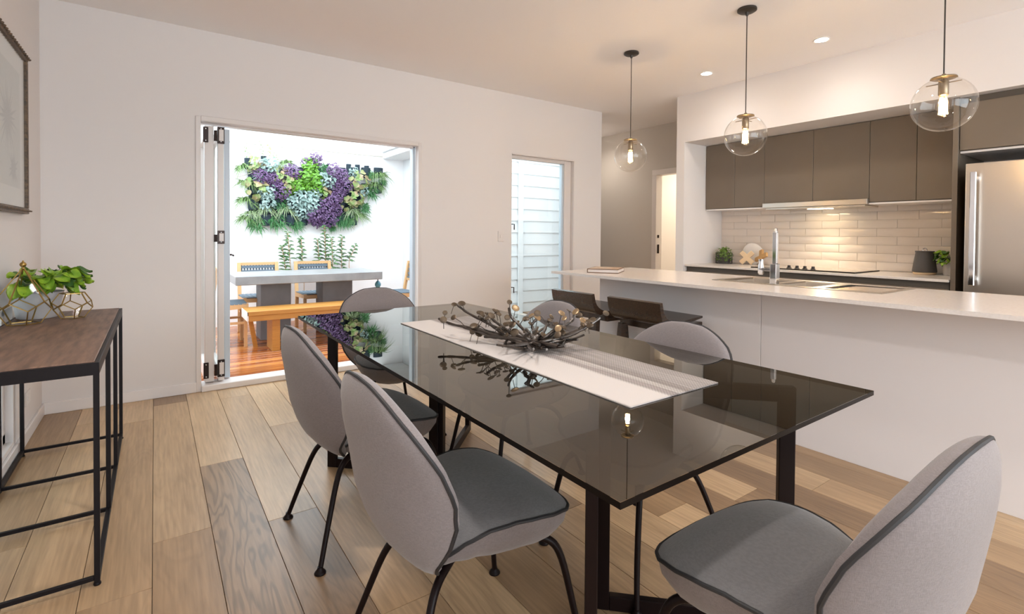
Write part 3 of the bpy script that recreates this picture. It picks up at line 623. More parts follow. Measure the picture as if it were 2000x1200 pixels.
# outdoor chairs: teak frame with woven straps
def outdoor_chair(label, loc, rz):
    t = thing('outdoor_chair', label, 'chair', loc, rz, 'woven strap chairs round the concrete table')
    hw_ = 0.215; zb = 0.845; zs = 0.46
    # faces local +x; origin at the middle of its feet
    for s_ in (-1, 1):
        pts = [(-0.25, s_*hw_, 0), (-0.235, s_*hw_, 0.40), (-0.27, s_*hw_, 0.60), (-0.31, s_*hw_, zb)]
        m_ = MB()
        for a, b in zip(pts, pts[1:]): m_.bar(a, b, 0.034, 0.04, (0, 1, 0))
        m_.build('leg', 'ash', t, world=False)
        MB().bar((0.20, s_*hw_, 0), (0.20, s_*hw_, zs-0.05), 0.032, 0.034, (0, 1, 0)).build('leg', 'ash', t, world=False)
        MB().bar((-0.235, s_*hw_, zs-0.04), (0.225, s_*hw_, zs-0.02), 0.035, 0.05).bar((-0.22, s_*hw_, 0.26), (0.19, s_*hw_, 0.26), 0.02, 0.025).build('side_rail', 'ash', t, world=False)
    MB().bar((-0.315, -hw_-0.02, zb-0.012), (-0.315, hw_+0.02, zb-0.012), 0.03, 0.035).bar((-0.275, -hw_, 0.60), (-0.275, hw_, 0.60), 0.025, 0.03).build('back_rail', 'ash', t, world=False)
    for q_ in (((0.21, zs-0.03), 0.03, 0.045), ((-0.22, zs-0.05), 0.03, 0.04), ((0.0, 0.26), 0.02, 0.025)):
        MB().bar((q_[0][0], -hw_, q_[0][1]), (q_[0][0], hw_, q_[0][1]), q_[1], q_[2]).build('cross_rail', 'ash', t, world=False)
    m_ = MB()
    for i in range(12):     # verticals of the back
        y_ = -hw_+0.03+i*(2*hw_-0.06)/11; m_.bar((-0.33, y_, zb-0.005), (-0.29, y_, 0.60), 0.022, 0.004, (1, 0, 0))
    for i in range(4):
        z_ = zb-0.05-i*0.058; xx = -0.312+0.04*(zb-z_)/0.25
        P = [[(xx+0.010*math.sin(j*PI/1.0+i*PI)-0.0, -hw_-0.012+j*(2*hw_+0.024)/24, z_+dz) for dz in (-0.017, 0.017)] for j in range(25)]; m_.grid(P)
    m_.build('woven_back', 'strap', t, world=False)
    m_ = MB()
    for i in range(11): x_ = -0.20+i*0.039; m_.bar((x_, -hw_-0.018, zs), (x_, hw_+0.018, zs), 0.032, 0.006)
    for i in range(9): y_ = -hw_+0.03+i*0.047; m_.bar((-0.22, y_, zs+0.003), (0.215, y_, zs+0.003), 0.030, 0.006)
    m_.build('woven_seat', 'strap', t, world=False)
    return t
oc = outdoor_chair('woven strap chair behind the left end of the concrete table', (1.07, 6.78, ZD), -PI/2)
dup(oc, (1.735, 6.78, ZD), -PI/2, 'woven strap chair behind the middle of the concrete table')
dup(oc, (0.60, 6.26, ZD), -0.03, 'woven strap chair at the left end of the concrete table, behind the open door')
dup(oc, (2.60, 6.35, ZD), PI+0.05, 'woven strap chair at the right end of the concrete table, seen from its side')
# small blue lantern hanging at the table end
lp = PX(738, 556, 'y', 6.0)
t = thing('lantern', 'small blue glass ornament hanging from the right end of the concrete table', 'ornament', (lp.x, lp.y, lp.z-0.06))
MB().tube([(lp.x, lp.y, lp.z+0.10), (lp.x, lp.y, lp.z+0.03)], 0.006, 6).build('hook', 'hinge', t)
MB().lathe(lp, [(0.008, -0.055), (0.02, -0.04), (0.036, -0.01), (0.036, 0.01), (0.022, 0.035), (0.012, 0.045)], 12).build('glass_body', 'blueglass', t)
MB().lathe(lp, [(0.012, -0.075), (0.014, -0.06), (0.009, -0.05)], 10).build('tip', 'hinge', t)

# ------------------------------------------------------------------ kitchen
ZT = 0.885
cy_ = [3.325, 2.986, 2.669, 2.211, 1.758, 1.431, 1.135]
CXF = 4.981
nm = ['leftmost', 'second from the left', 'third from the left, over the left half of the rangehood', 'fourth from the left, over the right half of the rangehood', 'fifth from the left', 'rightmost, beside the tall fridge panel']
for i in range(6):
    t = thing('wall_cabinet', 'taupe handleless wall cabinet, %s' % nm[i], 'cabinet', (CXF+0.17, (cy_[i]+cy_[i+1])/2, 1.47), 0, 'taupe wall cabinets')
    MB().box(CXF+0.02, cy_[i+1], 1.482, KB-0.001, cy_[i], 2.18).build('body', 'cabdark', t)
    MB().box(CXF, cy_[i+1]+0.0015, 1.486, CXF+0.018, cy_[i]-0.0015, 2.176).build('door', 'cab', t, bevel=0.0012)
    MB().box(CXF+0.003, cy_[i+1], 1.468, KB-0.001, cy_[i], 1.481).build('underside', 'trim', t)
t = thing('range_hood', 'slim stainless slide-out rangehood with a lit lamp under the wall cabinets', 'rangehood', (CXF+0.1, 2.2, 1.45))
MB().box(CXF-0.045, 1.755, 1.468, CXF-0.002, 2.662, 1.515).build('front_rail', 'steel', t, bevel=0.003)
MB().box(CXF-0.02, 1.78, 1.452, KB-0.06, 2.64, 1.467).build('filter_plate', 'steel', t, bevel=0.002)
o = MB().box(CXF+0.10, 2.10, 1.449, CXF+0.16, 2.30, 1.4515).build('lamp_lens', 'hoodlamp', t)
sp = bpy.data.lights.new('hood_spot', 'SPOT'); sp.energy = 9; sp.color = (1, 0.82, 0.58); sp.spot_size = 2.3; sp.spot_blend = 0.8; sp.shadow_soft_size = 0.03
so = bpy.data.objects.new('hood_spot', sp); C.collection.objects.link(so); so.location = (CXF+0.17, 2.18, 1.43); so.rotation_euler = (0, 0.45, 0)
# tall end panel, cabinet over the fridge
t = thing('tall_panel', 'tall taupe end panel between the splashback and the fridge', 'panel', (4.95, 1.11, 0))
MB().box(4.645, 1.098, 0, KB, 1.128, 2.18).build('panel_board', 'cab', t, bevel=0.001)
t = thing('fridge_cabinet', 'wide taupe cabinet above the fridge', 'cabinet', (4.95, 0.6, 1.79))
MB().box(4.685, 0.105, 1.80, KB, 1.096, 2.18).build('body', 'cabdark', t)
MB().box(4.665, 0.105, 1.805, 4.683, 1.094, 2.135).build('door', 'cab', t, bevel=0.0012)
MB().box(4.68, 0.105, 1.785, KB, 1.094, 1.799).build('underside', 'plastic', t)
t = thing('fridge', 'large stainless steel fridge with a long vertical bar handle', 'fridge', (4.95, 0.6, 0))
MB().box(4.66, 0.16, 0.03, KB-0.02, 1.035, 1.675).build('body', 'cabdark', t, bevel=0.004)
MB().box(4.60, 0.15, 0.80, 4.655, 1.046, 1.70).build('door', 'steel', t, bevel=0.006, seg=2)
MB().box(4.60, 0.15, 0.06, 4.655, 1.046, 0.79).build('freezer_drawer', 'steel', t, bevel=0.006, seg=2)
for y_ in (0.2, 1.0): MB().box(4.66, y_-0.03, 0, 4.72, y_+0.03, 0.03).build('foot', 'black', t)
MB().box(4.535, 0.975, 0.86, 4.553, 1.008, 1.635).box(4.553, 0.98, 1.58, 4.601, 1.003, 1.61).box(4.553, 0.98, 0.89, 4.601, 1.003, 0.92).build('handle', 'chrome', t, bevel=0.004)
# bench run under the splashback
ux = [3.325, 2.655, 1.76, 1.135]
nm = ['left of the cooktop', 'under the cooktop', 'beside the fridge panel']
for i in range(3):
    t = thing('base_cabinet', 'dark base cabinet %s, behind the island' % nm[i], 'cabinet', (4.95, (ux[i]+ux[i+1])/2, 0), 0, 'dark base cabinets')
    MB().box(4.66, ux[i+1], 0.10, KB-0.002, ux[i], ZT-0.022).build('body', 'cabdark', t)
    MB().box(4.70, ux[i+1], 0, KB-0.05, ux[i], 0.10).build('kickboard', 'black', t)
    for a, b in ((0.11, 0.42), (0.425, 0.66), (0.665, 0.815)):
        MB().box(4.640, ux[i+1]+0.002, a, 4.659, ux[i]-0.002, b).build('drawer', 'cab', t, bevel=0.001)
o = MB().box(4.622, 1.13, ZT-0.02, KB-0.010, 3.328, ZT).build('kitchen_benchtop', 'stone', None, bevel=0.002)
tag(o, 'white stone benchtop running along under the tiled splashback', 'benchtop')
t = thing('cooktop', 'flat glass cooktop with four black knobs on the rear benchtop', 'cooktop', (4.97, 2.2, ZT))
MB().box(4.70, 1.75, ZT+0.001, 5.22, 2.64, ZT+0.009).build('glass_plate', 'smoke_edge', t, bevel=0.002)
MT['hob'] = mat('hob_glass', (0.30, 0.26, 0.22), 0.12)
MB().box(4.705, 1.755, ZT+0.009, 5.215, 2.635, ZT+0.011).build('glass_face', 'hob', t)
for u in (1541, 1556.5, 1572, 1588):
    p = PX(u, 526, 'x', 4.765); 
    MB().lathe((4.765, p.y, ZT+0.011), [(0.021, 0), (0.020, 0.006), (0.014, 0.008), (0.013, 0.026), (0.008, 0.028)], 16).build('knob', 'black', t)
# island
IX0, IX1, IY1, IY0 = 2.70, 3.674, 3.24, -0.45
o = None
sx0, sx1, sy0, sy1 = 3.11, 3.61, 1.03, 2.02
mb = MB().box(IX0, IY0, ZT-0.02, sx0+0.02, IY1, ZT).box(sx1-0.02, IY0, ZT-0.02, IX1, IY1, ZT).box(sx0+0.02, IY0, ZT-0.02, sx1-0.02, sy0+0.02, ZT).box(sx0+0.02, sy1-0.02, ZT-0.02, sx1-0.02, IY1, ZT)
o = mb.build('island_countertop', 'stone'); tag(o, 'long white stone countertop of the kitchen island', 'countertop')
t = thing('kitchen_island', 'white panelled kitchen island base beneath the long stone countertop', 'island', (3.3, 1.2, 0))
MB().box(2.993, IY0+0.02, 0, 3.62, 1.0, ZT-0.021).box(2.993, 2.05, 0, 3.62, 2.935, ZT-0.021).box(2.993, 1.0, 0, 3.62, 2.05, 0.62).build('carcass', 'islewall', t)
MB().box(2.975, 1.603, 0.0, 2.993, 2.950, ZT-0.021).build('panel', 'islewall', t, bevel=0.0012)
MB().box(2.975, 0.20, 0.0, 2.993, 1.600, ZT-0.021).build('panel', 'islewall', t, bevel=0.0012)
MB().box(2.975, IY0+0.02, 0.0, 2.993, 0.197, ZT-0.021).build('panel', 'islewall', t, bevel=0.0012)
MB().box(2.994, 2.936, 0.0, 3.62, 2.952, ZT-0.021).build('end_panel', 'islewall', t, bevel=0.0012)
# sink: two bowls and a drainer
t = thing('sink', 'stainless steel double bowl sink with drainer set in the island countertop', 'sink', (3.36, 1.5, ZT-0.18))
zr = ZT+0.003
def bowl(y0, y1, x0=3.17, x1=3.55, dep=0.17):
    m_ = MB(); P = []
    for (ins, z_) in ((0, zr), (0.004, zr-0.008), (0.012, zr-dep*0.8), (0.03, zr-dep), (0.18, zr-dep-0.004)):
        rr = [(x0+ins, y0+ins), (x1-ins, y0+ins), (x1-ins, y1-ins), (x0+ins, y1-ins)] if ins < 0.1 else [((x0+x1)/2-.02, (y0+y1)/2-.02), ((x0+x1)/2+.02, (y0+y1)/2-.02), ((x0+x1)/2+.02, (y0+y1)/2+.02), ((x0+x1)/2-.02, (y0+y1)/2+.02)]
        P.append([(a, b, z_) for a, b in rr]+[(rr[0][0], rr[0][1], z_)])
    m_.grid(P, False); m_.add([P[-1][0], P[-1][1], P[-1][2], P[-1][3]], [(0, 1, 2, 3)])
    b_ = m_.build('bowl', 'steel', t)
    MB().lathe(((x0+x1)/2, (y0+y1)/2, zr-dep), [(0.035, 0), (0.035, 0.006), (0.02, 0.008)], 16).build('drain', 'chrome', b_)
bowl(1.66, 1.97); bowl(1.40, 1.61, dep=0.13)
mb = MB()
mb.box(sx0, sy0, ZT+0.0005, 3.17, sy1, zr).box(3.55, sy0, ZT+0.0005, sx1, sy1, zr).box(3.17, 1.97, ZT+0.0005, 3.55, sy1, zr).box(3.17, 1.61, ZT+0.0005, 3.55, 1.66, zr).box(3.17, 1.34, ZT+0.0005, 3.55, 1.40, zr).box(3.17, sy0, ZT+0.0005, 3.55, sy0+0.03, zr)
mb.build('rim', 'steel', t, bevel=0.001)
mb = MB().box(3.165, sy0+0.028, zr-0.018, 3.555, 1.342, zr-0.012)
for i in range(9): mb.tube([(3.19+i*0.042, sy0+0.05, zr-0.009), (3.19+i*0.042, 1.31, zr-0.011)], 0.0055, 6)
mb.build('drainer', 'steel', t)
# tap
tx, ty = 3.158, 1.617
t = thing('tap', 'tall square chrome mixer tap at the front edge of the sink', 'tap', (tx, ty, ZT))
MB().box(tx-0.024, ty-0.020, ZT, tx+0.024, ty+0.020, ZT+0.13).build('body', 'chrome', t, bevel=0.004, seg=2)
MB().box(tx-0.010, ty-0.013, ZT+0.13, tx+0.014, ty+0.013, 1.21).build('riser', 'chrome', t, bevel=0.003, seg=2)
MB().tube(smooth_path([(tx+0.002, ty, 1.195), (tx+0.012, ty+0.004, 1.222), (tx+0.055, ty+0.027, 1.225), (tx+0.17, ty+0.086, 1.195), (tx+0.18, ty+0.092, 1.17)], 6), 0.012, 10).build('spout', 'chrome', t)
MB().box(tx-0.02, ty+0.02, ZT+0.085, tx+0.015, ty+0.075, ZT+0.10).lathe((tx, ty+0.088, ZT+0.055), [(0.012, 0), (0.018, 0.01), (0.018, 0.055), (0.013, 0.075), (0.016, 0.10)], 12).build('lever', 'chrome', t)
# book on the island
p = Vector((2.83, 2.95, ZT)); t = thing('book', 'thick brown-covered book lying flat at the left end of the island countertop', 'book', (2.83, 2.95, ZT), -math.atan2(0.20, 0.133))
MB().box(0, 0, 0.0005, 0.25, 0.31, 0.0055).build('back_cover', 'cover', t, bevel=0.001, world=False)
MB().box(0.006, 0.006, 0.0055, 0.246, 0.304, 0.0275).build('pages', 'pages', t, world=False)
MB().box(0, 0, 0.0275, 0.25, 0.31, 0.0325).build('front_cover', 'cover', t, bevel=0.001, world=False)
MB().box(0, 0, 0.005, 0.005, 0.31, 0.028).build('spine', 'cover', t, world=False)
MB().box(0.012, 0.012, 0.0325, 0.238, 0.298, 0.033).build('cover_picture', 'coverart', t, world=False)
# herbs in a wire basket
bp_ = Vector((5.15, 3.20, ZT)); t = thing('herb_basket', 'leafy green herb in a round black wire basket on the rear benchtop', 'plant', bp_)
mb = MB()
for z_ in (0.004, 0.03, 0.06, 0.09, 0.12): mb.tube([bp_+Vector((0.085*math.cos(a*PI/12), 0.085*math.sin(a*PI/12), z_)) for a in range(24)], 0.002, 5, closed=True)
for a in range(24): c_ = Vector((0.085*math.cos(a*PI/12), 0.085*math.sin(a*PI/12), 0)); mb.tube([bp_+c_+Vector((0, 0, 0.004)), bp_+c_+Vector((0, 0, 0.12))], 0.0018, 5)
mb.build('wire_basket', 'black', t)
MB().lathe(bp_, [(0.055, 0.004), (0.065, 0.09), (0.05, 0.085)], 18).build('inner_pot', 'charcoal', t)
mb = MB(); r6 = random.Random(3)
for i in range(420):
    a, e_ = r6.uniform(0, 2*PI), r6.uniform(-0.7, 1.4); rad = 0.095*r6.uniform(0.55, 1.1); c_ = bp_+Vector((math.cos(a)*math.cos(e_)*rad, math.sin(a)*math.cos(e_)*rad, 0.085+math.sin(e_)*rad*0.95))
    if c_.x > 5.285 or c_.y > 3.315: continue
    leafquad(mb, c_, (math.cos(a), math.sin(a), 0.5), (r6.uniform(-1, 1), r6.uniform(-1, 1), r6.uniform(-.6, 1)), r6.uniform(0.014, 0.026), 0.012)
o = mb.build('foliage', 'herb', t); o['kind'] = 'stuff'
# round board leaning on the splashback
t = thing('round_board', 'round white marble board leaning on the splashback behind the wooden crosses', 'board', (5.24, 2.93, ZT))
q = Matrix.Rotation(PI/2-0.14, 4, 'Y')
bm_ = MB().lathe((0, 0, 0), [(0.108, -0.007), (0.115, -0.004), (0.115, 0.004), (0.108, 0.007)], 40).mesh('marble_disc', 'marble'); bm_.transform(q)
o = bpy.data.objects.new('marble_disc', bm_); C.collection.objects.link(o); o.parent = t; o.location = (0.022, 0, 0.1155)
# wooden cross trivets
def cross_mesh(Lh, wd, th_, m):
    mb = MB()
    for s_ in (-1, 1): mb.obox((0, 0, 0), (0, 0.7071*Lh, 0.7071*Lh*s_), (0, -0.7071*wd*s_, 0.7071*wd), (th_/2*(1 if s_ > 0 else 1.02), 0, 0))
    return mb.mesh('cross', m, bevel=0.002)
t = thing('cross_trivet', 'pale wooden cross-shaped trivet standing in front of the round board', 'trivet', (5.14, 2.93, ZT))
o = bpy.data.objects.new('cross', cross_mesh(0.082, 0.024, 0.022, 'palewood')); C.collection.objects.link(o); o.parent = t; o.location = (0, 0, 0.077); o.rotation_euler = (0, 0.12, 0.3)
t = thing('cross_trivet', 'tan wooden cross-shaped trivet tipped over beside the pale one', 'trivet', (5.17, 2.79, ZT))
o = bpy.data.objects.new('cross', cross_mesh(0.085, 0.022, 0.026, 'tanwood')); C.collection.objects.link(o); o.parent = t; o.location = (0, 0, 0.0855); o.rotation_euler = (0.35, 0.35, -0.5)
# charcoal canister with lid
kp = Vector((5.14, 1.412, ZT)); t = thing('canister', 'tapered charcoal jug with a pale wooden base on the rear benchtop', 'canister', kp)
MB().lathe(kp, [(0.070, 0), (0.075, 0.004), (0.075, 0.018), (0.072, 0.020)], 36).build('wooden_base', 'palewood', t)
MB().lathe(kp, [(0.080, 0.020), (0.082, 0.026), (0.072, 0.10), (0.060, 0.175), (0.064, 0.190), (0.060, 0.192)], 36).build('body', 'charcoal', t)
MB().tube([kp+Vector((0, 0.014*math.cos(a*PI/6), 0.200+0.014*math.sin(a*PI/6))) for a in range(12)], 0.003, 6, closed=True).build('lid_ring', 'chrome', t)

def heart_leaf(name, m, L_=0.07, wd=0.055):
    mb = MB(); P = []
    for i in range(7):
        t = i/6; w_ = wd/2*math.sin(PI*min(1, (t*0.92+0.10)))**0.8*(1.15-0.45*t)
        if i == 6: w_ = 0.0006
        P.append([(L_*t, w_*s_, 0.010*(abs(s_))-0.35*L_*t*t*0.5+0.008*math.sin(t*6)) for s_ in (-1, -0.5, 0, 0.5, 1)])
    mb.grid(P); return mb.mesh(name, m)
LF = [heart_leaf('leaf', 'leaf'), heart_leaf('leaf', 'leafdark', 0.065, 0.048), heart_leaf('leaf', 'leaf', 0.06, 0.058)]
def leafy(t, n, c0, rx, rz_, lf_scale, seed, box=None, zlow=-0.2):
    rr_ = random.Random(seed); st = MB()
    for i in range(n):
        a = 2*PI*i*0.382+rr_.uniform(-.3, .3); e_ = rr_.uniform(zlow, 1.0); rad = rr_.uniform(0.55, 1.0)
        p = Vector((math.cos(a)*rx*rad, math.sin(a)*rx*rad, rz_*e_)); L_ = lf_scale*rr_.uniform(0.8, 1.25)
        if box and not (box[0] < (c0+p).x+wloc(t).x+0.05*math.cos(a)*lf_scale < box[1] and (c0+p).y+wloc(t).y+0.05*math.sin(a)*lf_scale > box[2] and (c0+p).y+wloc(t).y < box[3]): continue
        q = Matrix.Rotation(a, 4, 'Z') @ Matrix.Rotation(rr_.uniform(-.25, .75), 4, 'Y') @ Matrix.Rotation(rr_.uniform(-.5, .5), 4, 'X')
        o = bpy.data.objects.new('leaf', LF[rr_.choice((0, 0, 1, 2))]); C.collection.objects.link(o); o.parent = t
        o.location = c0+p; o.rotation_euler = q.to_euler(); o.scale = (L_, L_, L_)
        st.tube([c0*0.96+Vector((0, 0, -0.01)), c0+p*0.5+Vector((0, 0, 0.015)), c0+p], 0.0013, 4)
    st.build('stems', 'leafdark', t, world=False)
pp = Vector((5.16, 1.235, ZT)); t = thing('potted_plant', 'green leafy plant in a pale grey pot beside the charcoal jug', 'plant', pp)
MB().lathe(pp, [(0.056, 0), (0.060, 0.004), (0.068, 0.108), (0.069, 0.112), (0.062, 0.112), (0.060, 0.09)], 32).build('pot', 'potgrey', t)
MB().lathe(pp, [(0.06, 0.088), (0.058, 0.094)], 20).build('soil', 'soil', t)
leafy(t, 46, Vector((0, 0.01, 0.115)), 0.085, 0.075, 0.85, 5, (4.9, 5.28, 1.165, 1.9))

# bar stools
def stool(label, loc):
    t = thing('bar_stool', label, 'stool', loc, 0, 'dark wooden bar stools at the island')
    hw_ = 0.215; prof = [(-0.215, 0.775), (-0.200, 0.70), (-0.165, 0.645), (-0.10, 0.625), (0.0, 0.628), (0.215, 0.655)]
    top = [(-0.190, 0.780), (-0.172, 0.715), (-0.135, 0.675), (-0.08, 0.655), (0.0, 0.652), (0.215, 0.668)]
    A = smooth_path([(x_, 0, z_) for x_, z_ in prof], 6); B = smooth_path([(x_, 0, z_) for x_, z_ in top], 6)
    mb = MB(); n_ = len(A)
    # the back panel and curved shell of one bent board
    for s0, s1 in ((-1, 1),):
        ring = [[Vector((a.x, hw_*s0, a.z)), Vector((a.x-0.006*0, hw_*s1, a.z)), Vector((b.x, hw_*s1, b.z)), Vector((b.x, hw_*s0, b.z)), Vector((a.x, hw_*s0, a.z))] for a, b in zip(A, B)]
        mb.grid(ring, False); mb.add(ring[0][:4], [(0, 1, 2, 3)]); mb.add(ring[-1][:4], [(3, 2, 1, 0)])
    mb.build('shell', 'darkwood', t, weld=0.0001, world=False)
    MB().box(-0.06, -hw_, 0.575, 0.215, hw_, 0.63).build('seat_box', 'darkwood', t, bevel=0.003, world=False)
    for sx in (-1, 1):
        for sy in (-1, 1):
            MB().bar((sx*0.14+0.02, sy*0.165, 0.60), (sx*0.185+0.01, sy*0.195, 0.0), 0.042, 0.042, (0, 1, 0)).build('leg', 'darkwood', t, bevel=0.003, world=False)
    MB().bar((0.18, -0.18, 0.22), (0.18, 0.18, 0.22), 0.025, 0.035).build('footrest', 'darkwood', t, world=False)
    MB().bar((-0.155, -0.185, 0.26), (-0.155, 0.185, 0.26), 0.02, 0.03).bar((-0.15, 0.185, 0.26), (0.18, 0.185, 0.26), 0.02, 0.03).bar((-0.15, -0.185, 0.26), (0.18, -0.185, 0.26), 0.02, 0.03).build('stretcher', 'darkwood', t, world=False)
    return t
s1 = stool('dark wooden low-backed bar stool nearer the tall window, at the far end of the island', (2.665, 2.72, 0))
dup(s1, (2.675, 2.155, 0), None, 'dark wooden low-backed bar stool second from the island end')

# pendants, downlights and added overhead fill spots
def pendant(loc, zg, label):
    t = thing('pendant_lamp', label, 'lamp', (loc[0], loc[1], ZC), 0, 'clear globe pendant lamps'); z0 = zg-ZC; R_ = 0.132
    MB().lathe((0, 0, 0), [(0.058, 0), (0.060, -0.004), (0.060, -0.014), (0.048, -0.022), (0.012, -0.024), (0.008, -0.045)], 32).build('canopy', 'canopy', t, world=False)
    MB().tube([(0, 0, -0.04), (0, 0, z0+R_+0.01)], 0.0032, 6).build('cord', 'canopy', t, world=False)
    MB().lathe((0, 0, z0+R_), [(0.008, 0.018), (0.012, 0.006), (0.052, 0.002), (0.054, -0.004), (0.050, -0.006)], 32).build('cap', 'socket', t, world=False)
    MB().tube([(-0.075, 0, z0+R_-0.028), (0.075, 0, z0+R_-0.028)], 0.0025, 6).tube([(0, -0.07, z0+R_-0.028), (0, 0.07, z0+R_-0.028)], 0.0025, 6).build('clip_arm', 'socket', t, world=False)
    MB().lathe((0, 0, z0+R_), [(0.010, -0.005), (0.021, -0.02), (0.021, -0.085), (0.018, -0.088)], 20).build('lamp_holder', 'socket', t, world=False)
    b_ = MB().lathe((0, 0, z0), [(0.013, 0.05), (0.014, 0.035), (0.024, 0.0), (0.026, -0.03), (0.022, -0.05), (0.010, -0.062), (0.001, -0.064)], 24, caps=False).build('bulb', 'bulb', t, world=False)
    m_ = MB()
    for k_ in range(6):
        a = k_*PI/3; m_.tube([(0.011*math.cos(a), 0.011*math.sin(a), z0+0.028), (0.015*math.cos(a), 0.015*math.sin(a), z0-0.048)], 0.0042, 6)
    m_.build('filament', 'filament', b_, world=False)
    prof = [(R_*math.sin(a), R_*math.cos(a)) for a in [0.40+(PI-0.40)*i/26 for i in range(26)]]+[(0.001, -R_)]
    MB().lathe((0, 0, z0), prof, 48, caps=False).build('globe', 'globe', t, world=False)
    l = bpy.data.lights.new('pendant_glow', 'POINT'); l.energy = 3.5; l.color = (1, 0.74, 0.45); l.shadow_soft_size = 0.02
    lo = bpy.data.objects.new('pendant_glow', l); C.collection.objects.link(lo); lo.location = (loc[0], loc[1], zg-0.01)
pendant((3.18, 2.82), 1.838, 'clear glass globe pendant nearest the hallway, smallest in view')
pendant((3.18, 1.835), 1.848, 'clear glass globe pendant in the middle of the three over the island')
pendant((3.18, 0.812), 1.842, 'clear glass globe pendant nearest the camera, in front of the fridge cabinet')
def downlight(x_, y_, label, e_=16, unseen_fill=False):
    if not unseen_fill:
        t = thing('downlight', label, 'downlight', (x_, y_, ZC), 0, 'round recessed downlights')
        MB().lathe((x_, y_, ZC), [(0.044, -0.001), (0.054, -0.001), (0.056, -0.004), (0.052, -0.008), (0.044, -0.006)], 28, caps=False).build('bezel', 'trim', t)
        MB().lathe((x_, y_, ZC), [(0.001, -0.005), (0.044, -0.005)], 28, caps=False).build('lens', 'lamp', t)
    l = bpy.data.lights.new('downlight_or_fill', 'SPOT'); l.energy = e_; l.color = (1, 0.935, 0.885); l.spot_size = 2.75; l.spot_blend = 1.0; l.shadow_soft_size = 0.08 if not unseen_fill else 0.06
    lo = bpy.data.objects.new('downlight_or_fill', l); C.collection.objects.link(lo); lo.location = (x_, y_, ZC-0.02)
downlight(4.13, 2.765, 'lit recessed downlight nearer the kitchen stub wall', 7)
downlight(4.12, 1.783, 'lit recessed downlight between the middle and nearest pendants', 7)
for (x_, y_, e_) in ((0.35, 1.9, 30), (1.95, 1.35, 13), (0.4, 0.1, 26), (1.9, -0.9, 24)): downlight(x_, y_, '', e_, True)  # unseen fill spots added overhead, without fittings

# ------------------------------------------------------------------ console table, left
t = thing('console_table', 'dark parquet-topped console table on a thin black iron frame by the left wall', 'console table', (-0.37, 2.9, 0))
cx0, cx1, cy0, cy1, cz = -0.578, -0.152, 2.155, 3.635, 0.752
MB().box(cx0+0.013, cy0+0.013, cz-0.022, cx1-0.013, cy1-0.013, cz).build('top', 'parquet', t, bevel=0.002)
mb = MB().box(cx0, cy0, cz-0.045, cx1, cy0+0.012, cz-0.004).box(cx0, cy1-0.012, cz-0.045, cx1, cy1, cz-0.004).box(cx1-0.012, cy0+0.012, cz-0.045, cx1, cy1-0.012, cz-0.004).box(cx0, cy0+0.012, cz-0.045, cx0+0.012, cy1-0.012, cz-0.004)
mb.build('apron', 'iron', t, bevel=0.001)
ys = [cy0+0.008, 2.675, 3.145, cy1-0.008]
for yy in ys:
    for xx in (cx0+0.008, cx1-0.008):
        lg = MB().box(xx-0.008, yy-0.008, 0.012, xx+0.008, yy+0.008, cz-0.044).build('leg', 'iron', t, bevel=0.001)
        if yy in (ys[0], ys[-1]): MB().lathe((xx, yy, 0), [(0.010, 0), (0.011, 0.003), (0.010, 0.008), (0.005, 0.012)], 12).build('foot', 'iron', lg)
    MB().box(cx0+0.016, yy-0.007, 0.018, cx1-0.016, yy+0.007, 0.032).build('crossbar', 'iron', t, bevel=0.001)
for xx in (cx0+0.008, cx1-0.008): MB().box(xx-0.008, cy0+0.016, 0.016, xx+0.008, cy1-0.016, 0.034).build('base_rail', 'iron', t, bevel=0.001)
# geometric terrariums
def terrarium(label, c, R_, zs_, top_pt, n=6, knob=False, rot=0.0):
    """c: base centre; zs_: [(radius, z, phase)] rings of n corners"""
    t = thing('terrarium', label, 'terrarium', c)
    rings = []
    for (rad, z_, ph) in zs_: rings.append([Vector((rad*math.cos(rot+2*PI*(k+ph)/n), rad*math.sin(rot+2*PI*(k+ph)/n), z_)) for k in range(n)])
    fr = MB(); E_ = []
    for k in range(n):
        E_.append((rings[0][k], rings[0][(k+1) % n])); E_.append((rings[0][k], rings[1][k]))
        E_.append((rings[1][k], rings[2][k])); E_.append((rings[1][(k+1) % n], rings[2][k]))
        if len(rings) > 3: E_.append((rings[2][k], rings[3][k])); E_.append((rings[3][k], rings[3][(k+1) % n]))
        else: E_.append((rings[2][k], top_pt))
    for a, b in E_: fr.bar(a, b, 0.0042, 0.0042)
    fr.build('brass_frame', 'brass', t, world=False)
    def pane(pts): MB().add(pts, [tuple(range(len(pts)))]).build('pane', 'thin', t, world=False)
    pane(rings[0][::-1])
    for k in range(n):
        k1 = (k+1) % n
        pane([rings[0][k], rings[0][k1], rings[1][k1], rings[2][k], rings[1][k]])
        if len(rings) > 3:
            if k % 2 == 0: pane([rings[2][k], rings[1][k1], rings[2][k1], rings[3][k1], rings[3][k]])
        else: pane([rings[2][k], rings[1][k1], rings[2][k1], top_pt])
    if knob:
        MB().lathe(top_pt, [(0.003, -0.01), (0.007, -0.006), (0.004, 0), (0.010, 0.006), (0.013, 0.013), (0.010, 0.021), (0.004, 0.025), (0.003, 0.032)], 16).build('finial', 'brass', t, world=False)
c1 = PX(46, 634, 'z', cz)
terrarium('tall brass-edged glass terrarium with a round finial on the console', (c1.x, c1.y, cz+0.002), 0.1, [(0.060, 0.0025, 0), (0.098, 0.066, 0), (0.100, 0.105, 0.5)], Vector((0, 0, 0.262)), 5, True, -1.27)
c2 = PX(142, 622, 'z', cz)
terrarium('small low open brass-edged glass terrarium right of the tall one', (c2.x, c2.y, cz+0.002), 0.08, [(0.046, 0.0025, 0), (0.078, 0.050, 0), (0.080, 0.078, 0.5), (0.050, 0.124, 0.5)], None, 5, False, -1.35)
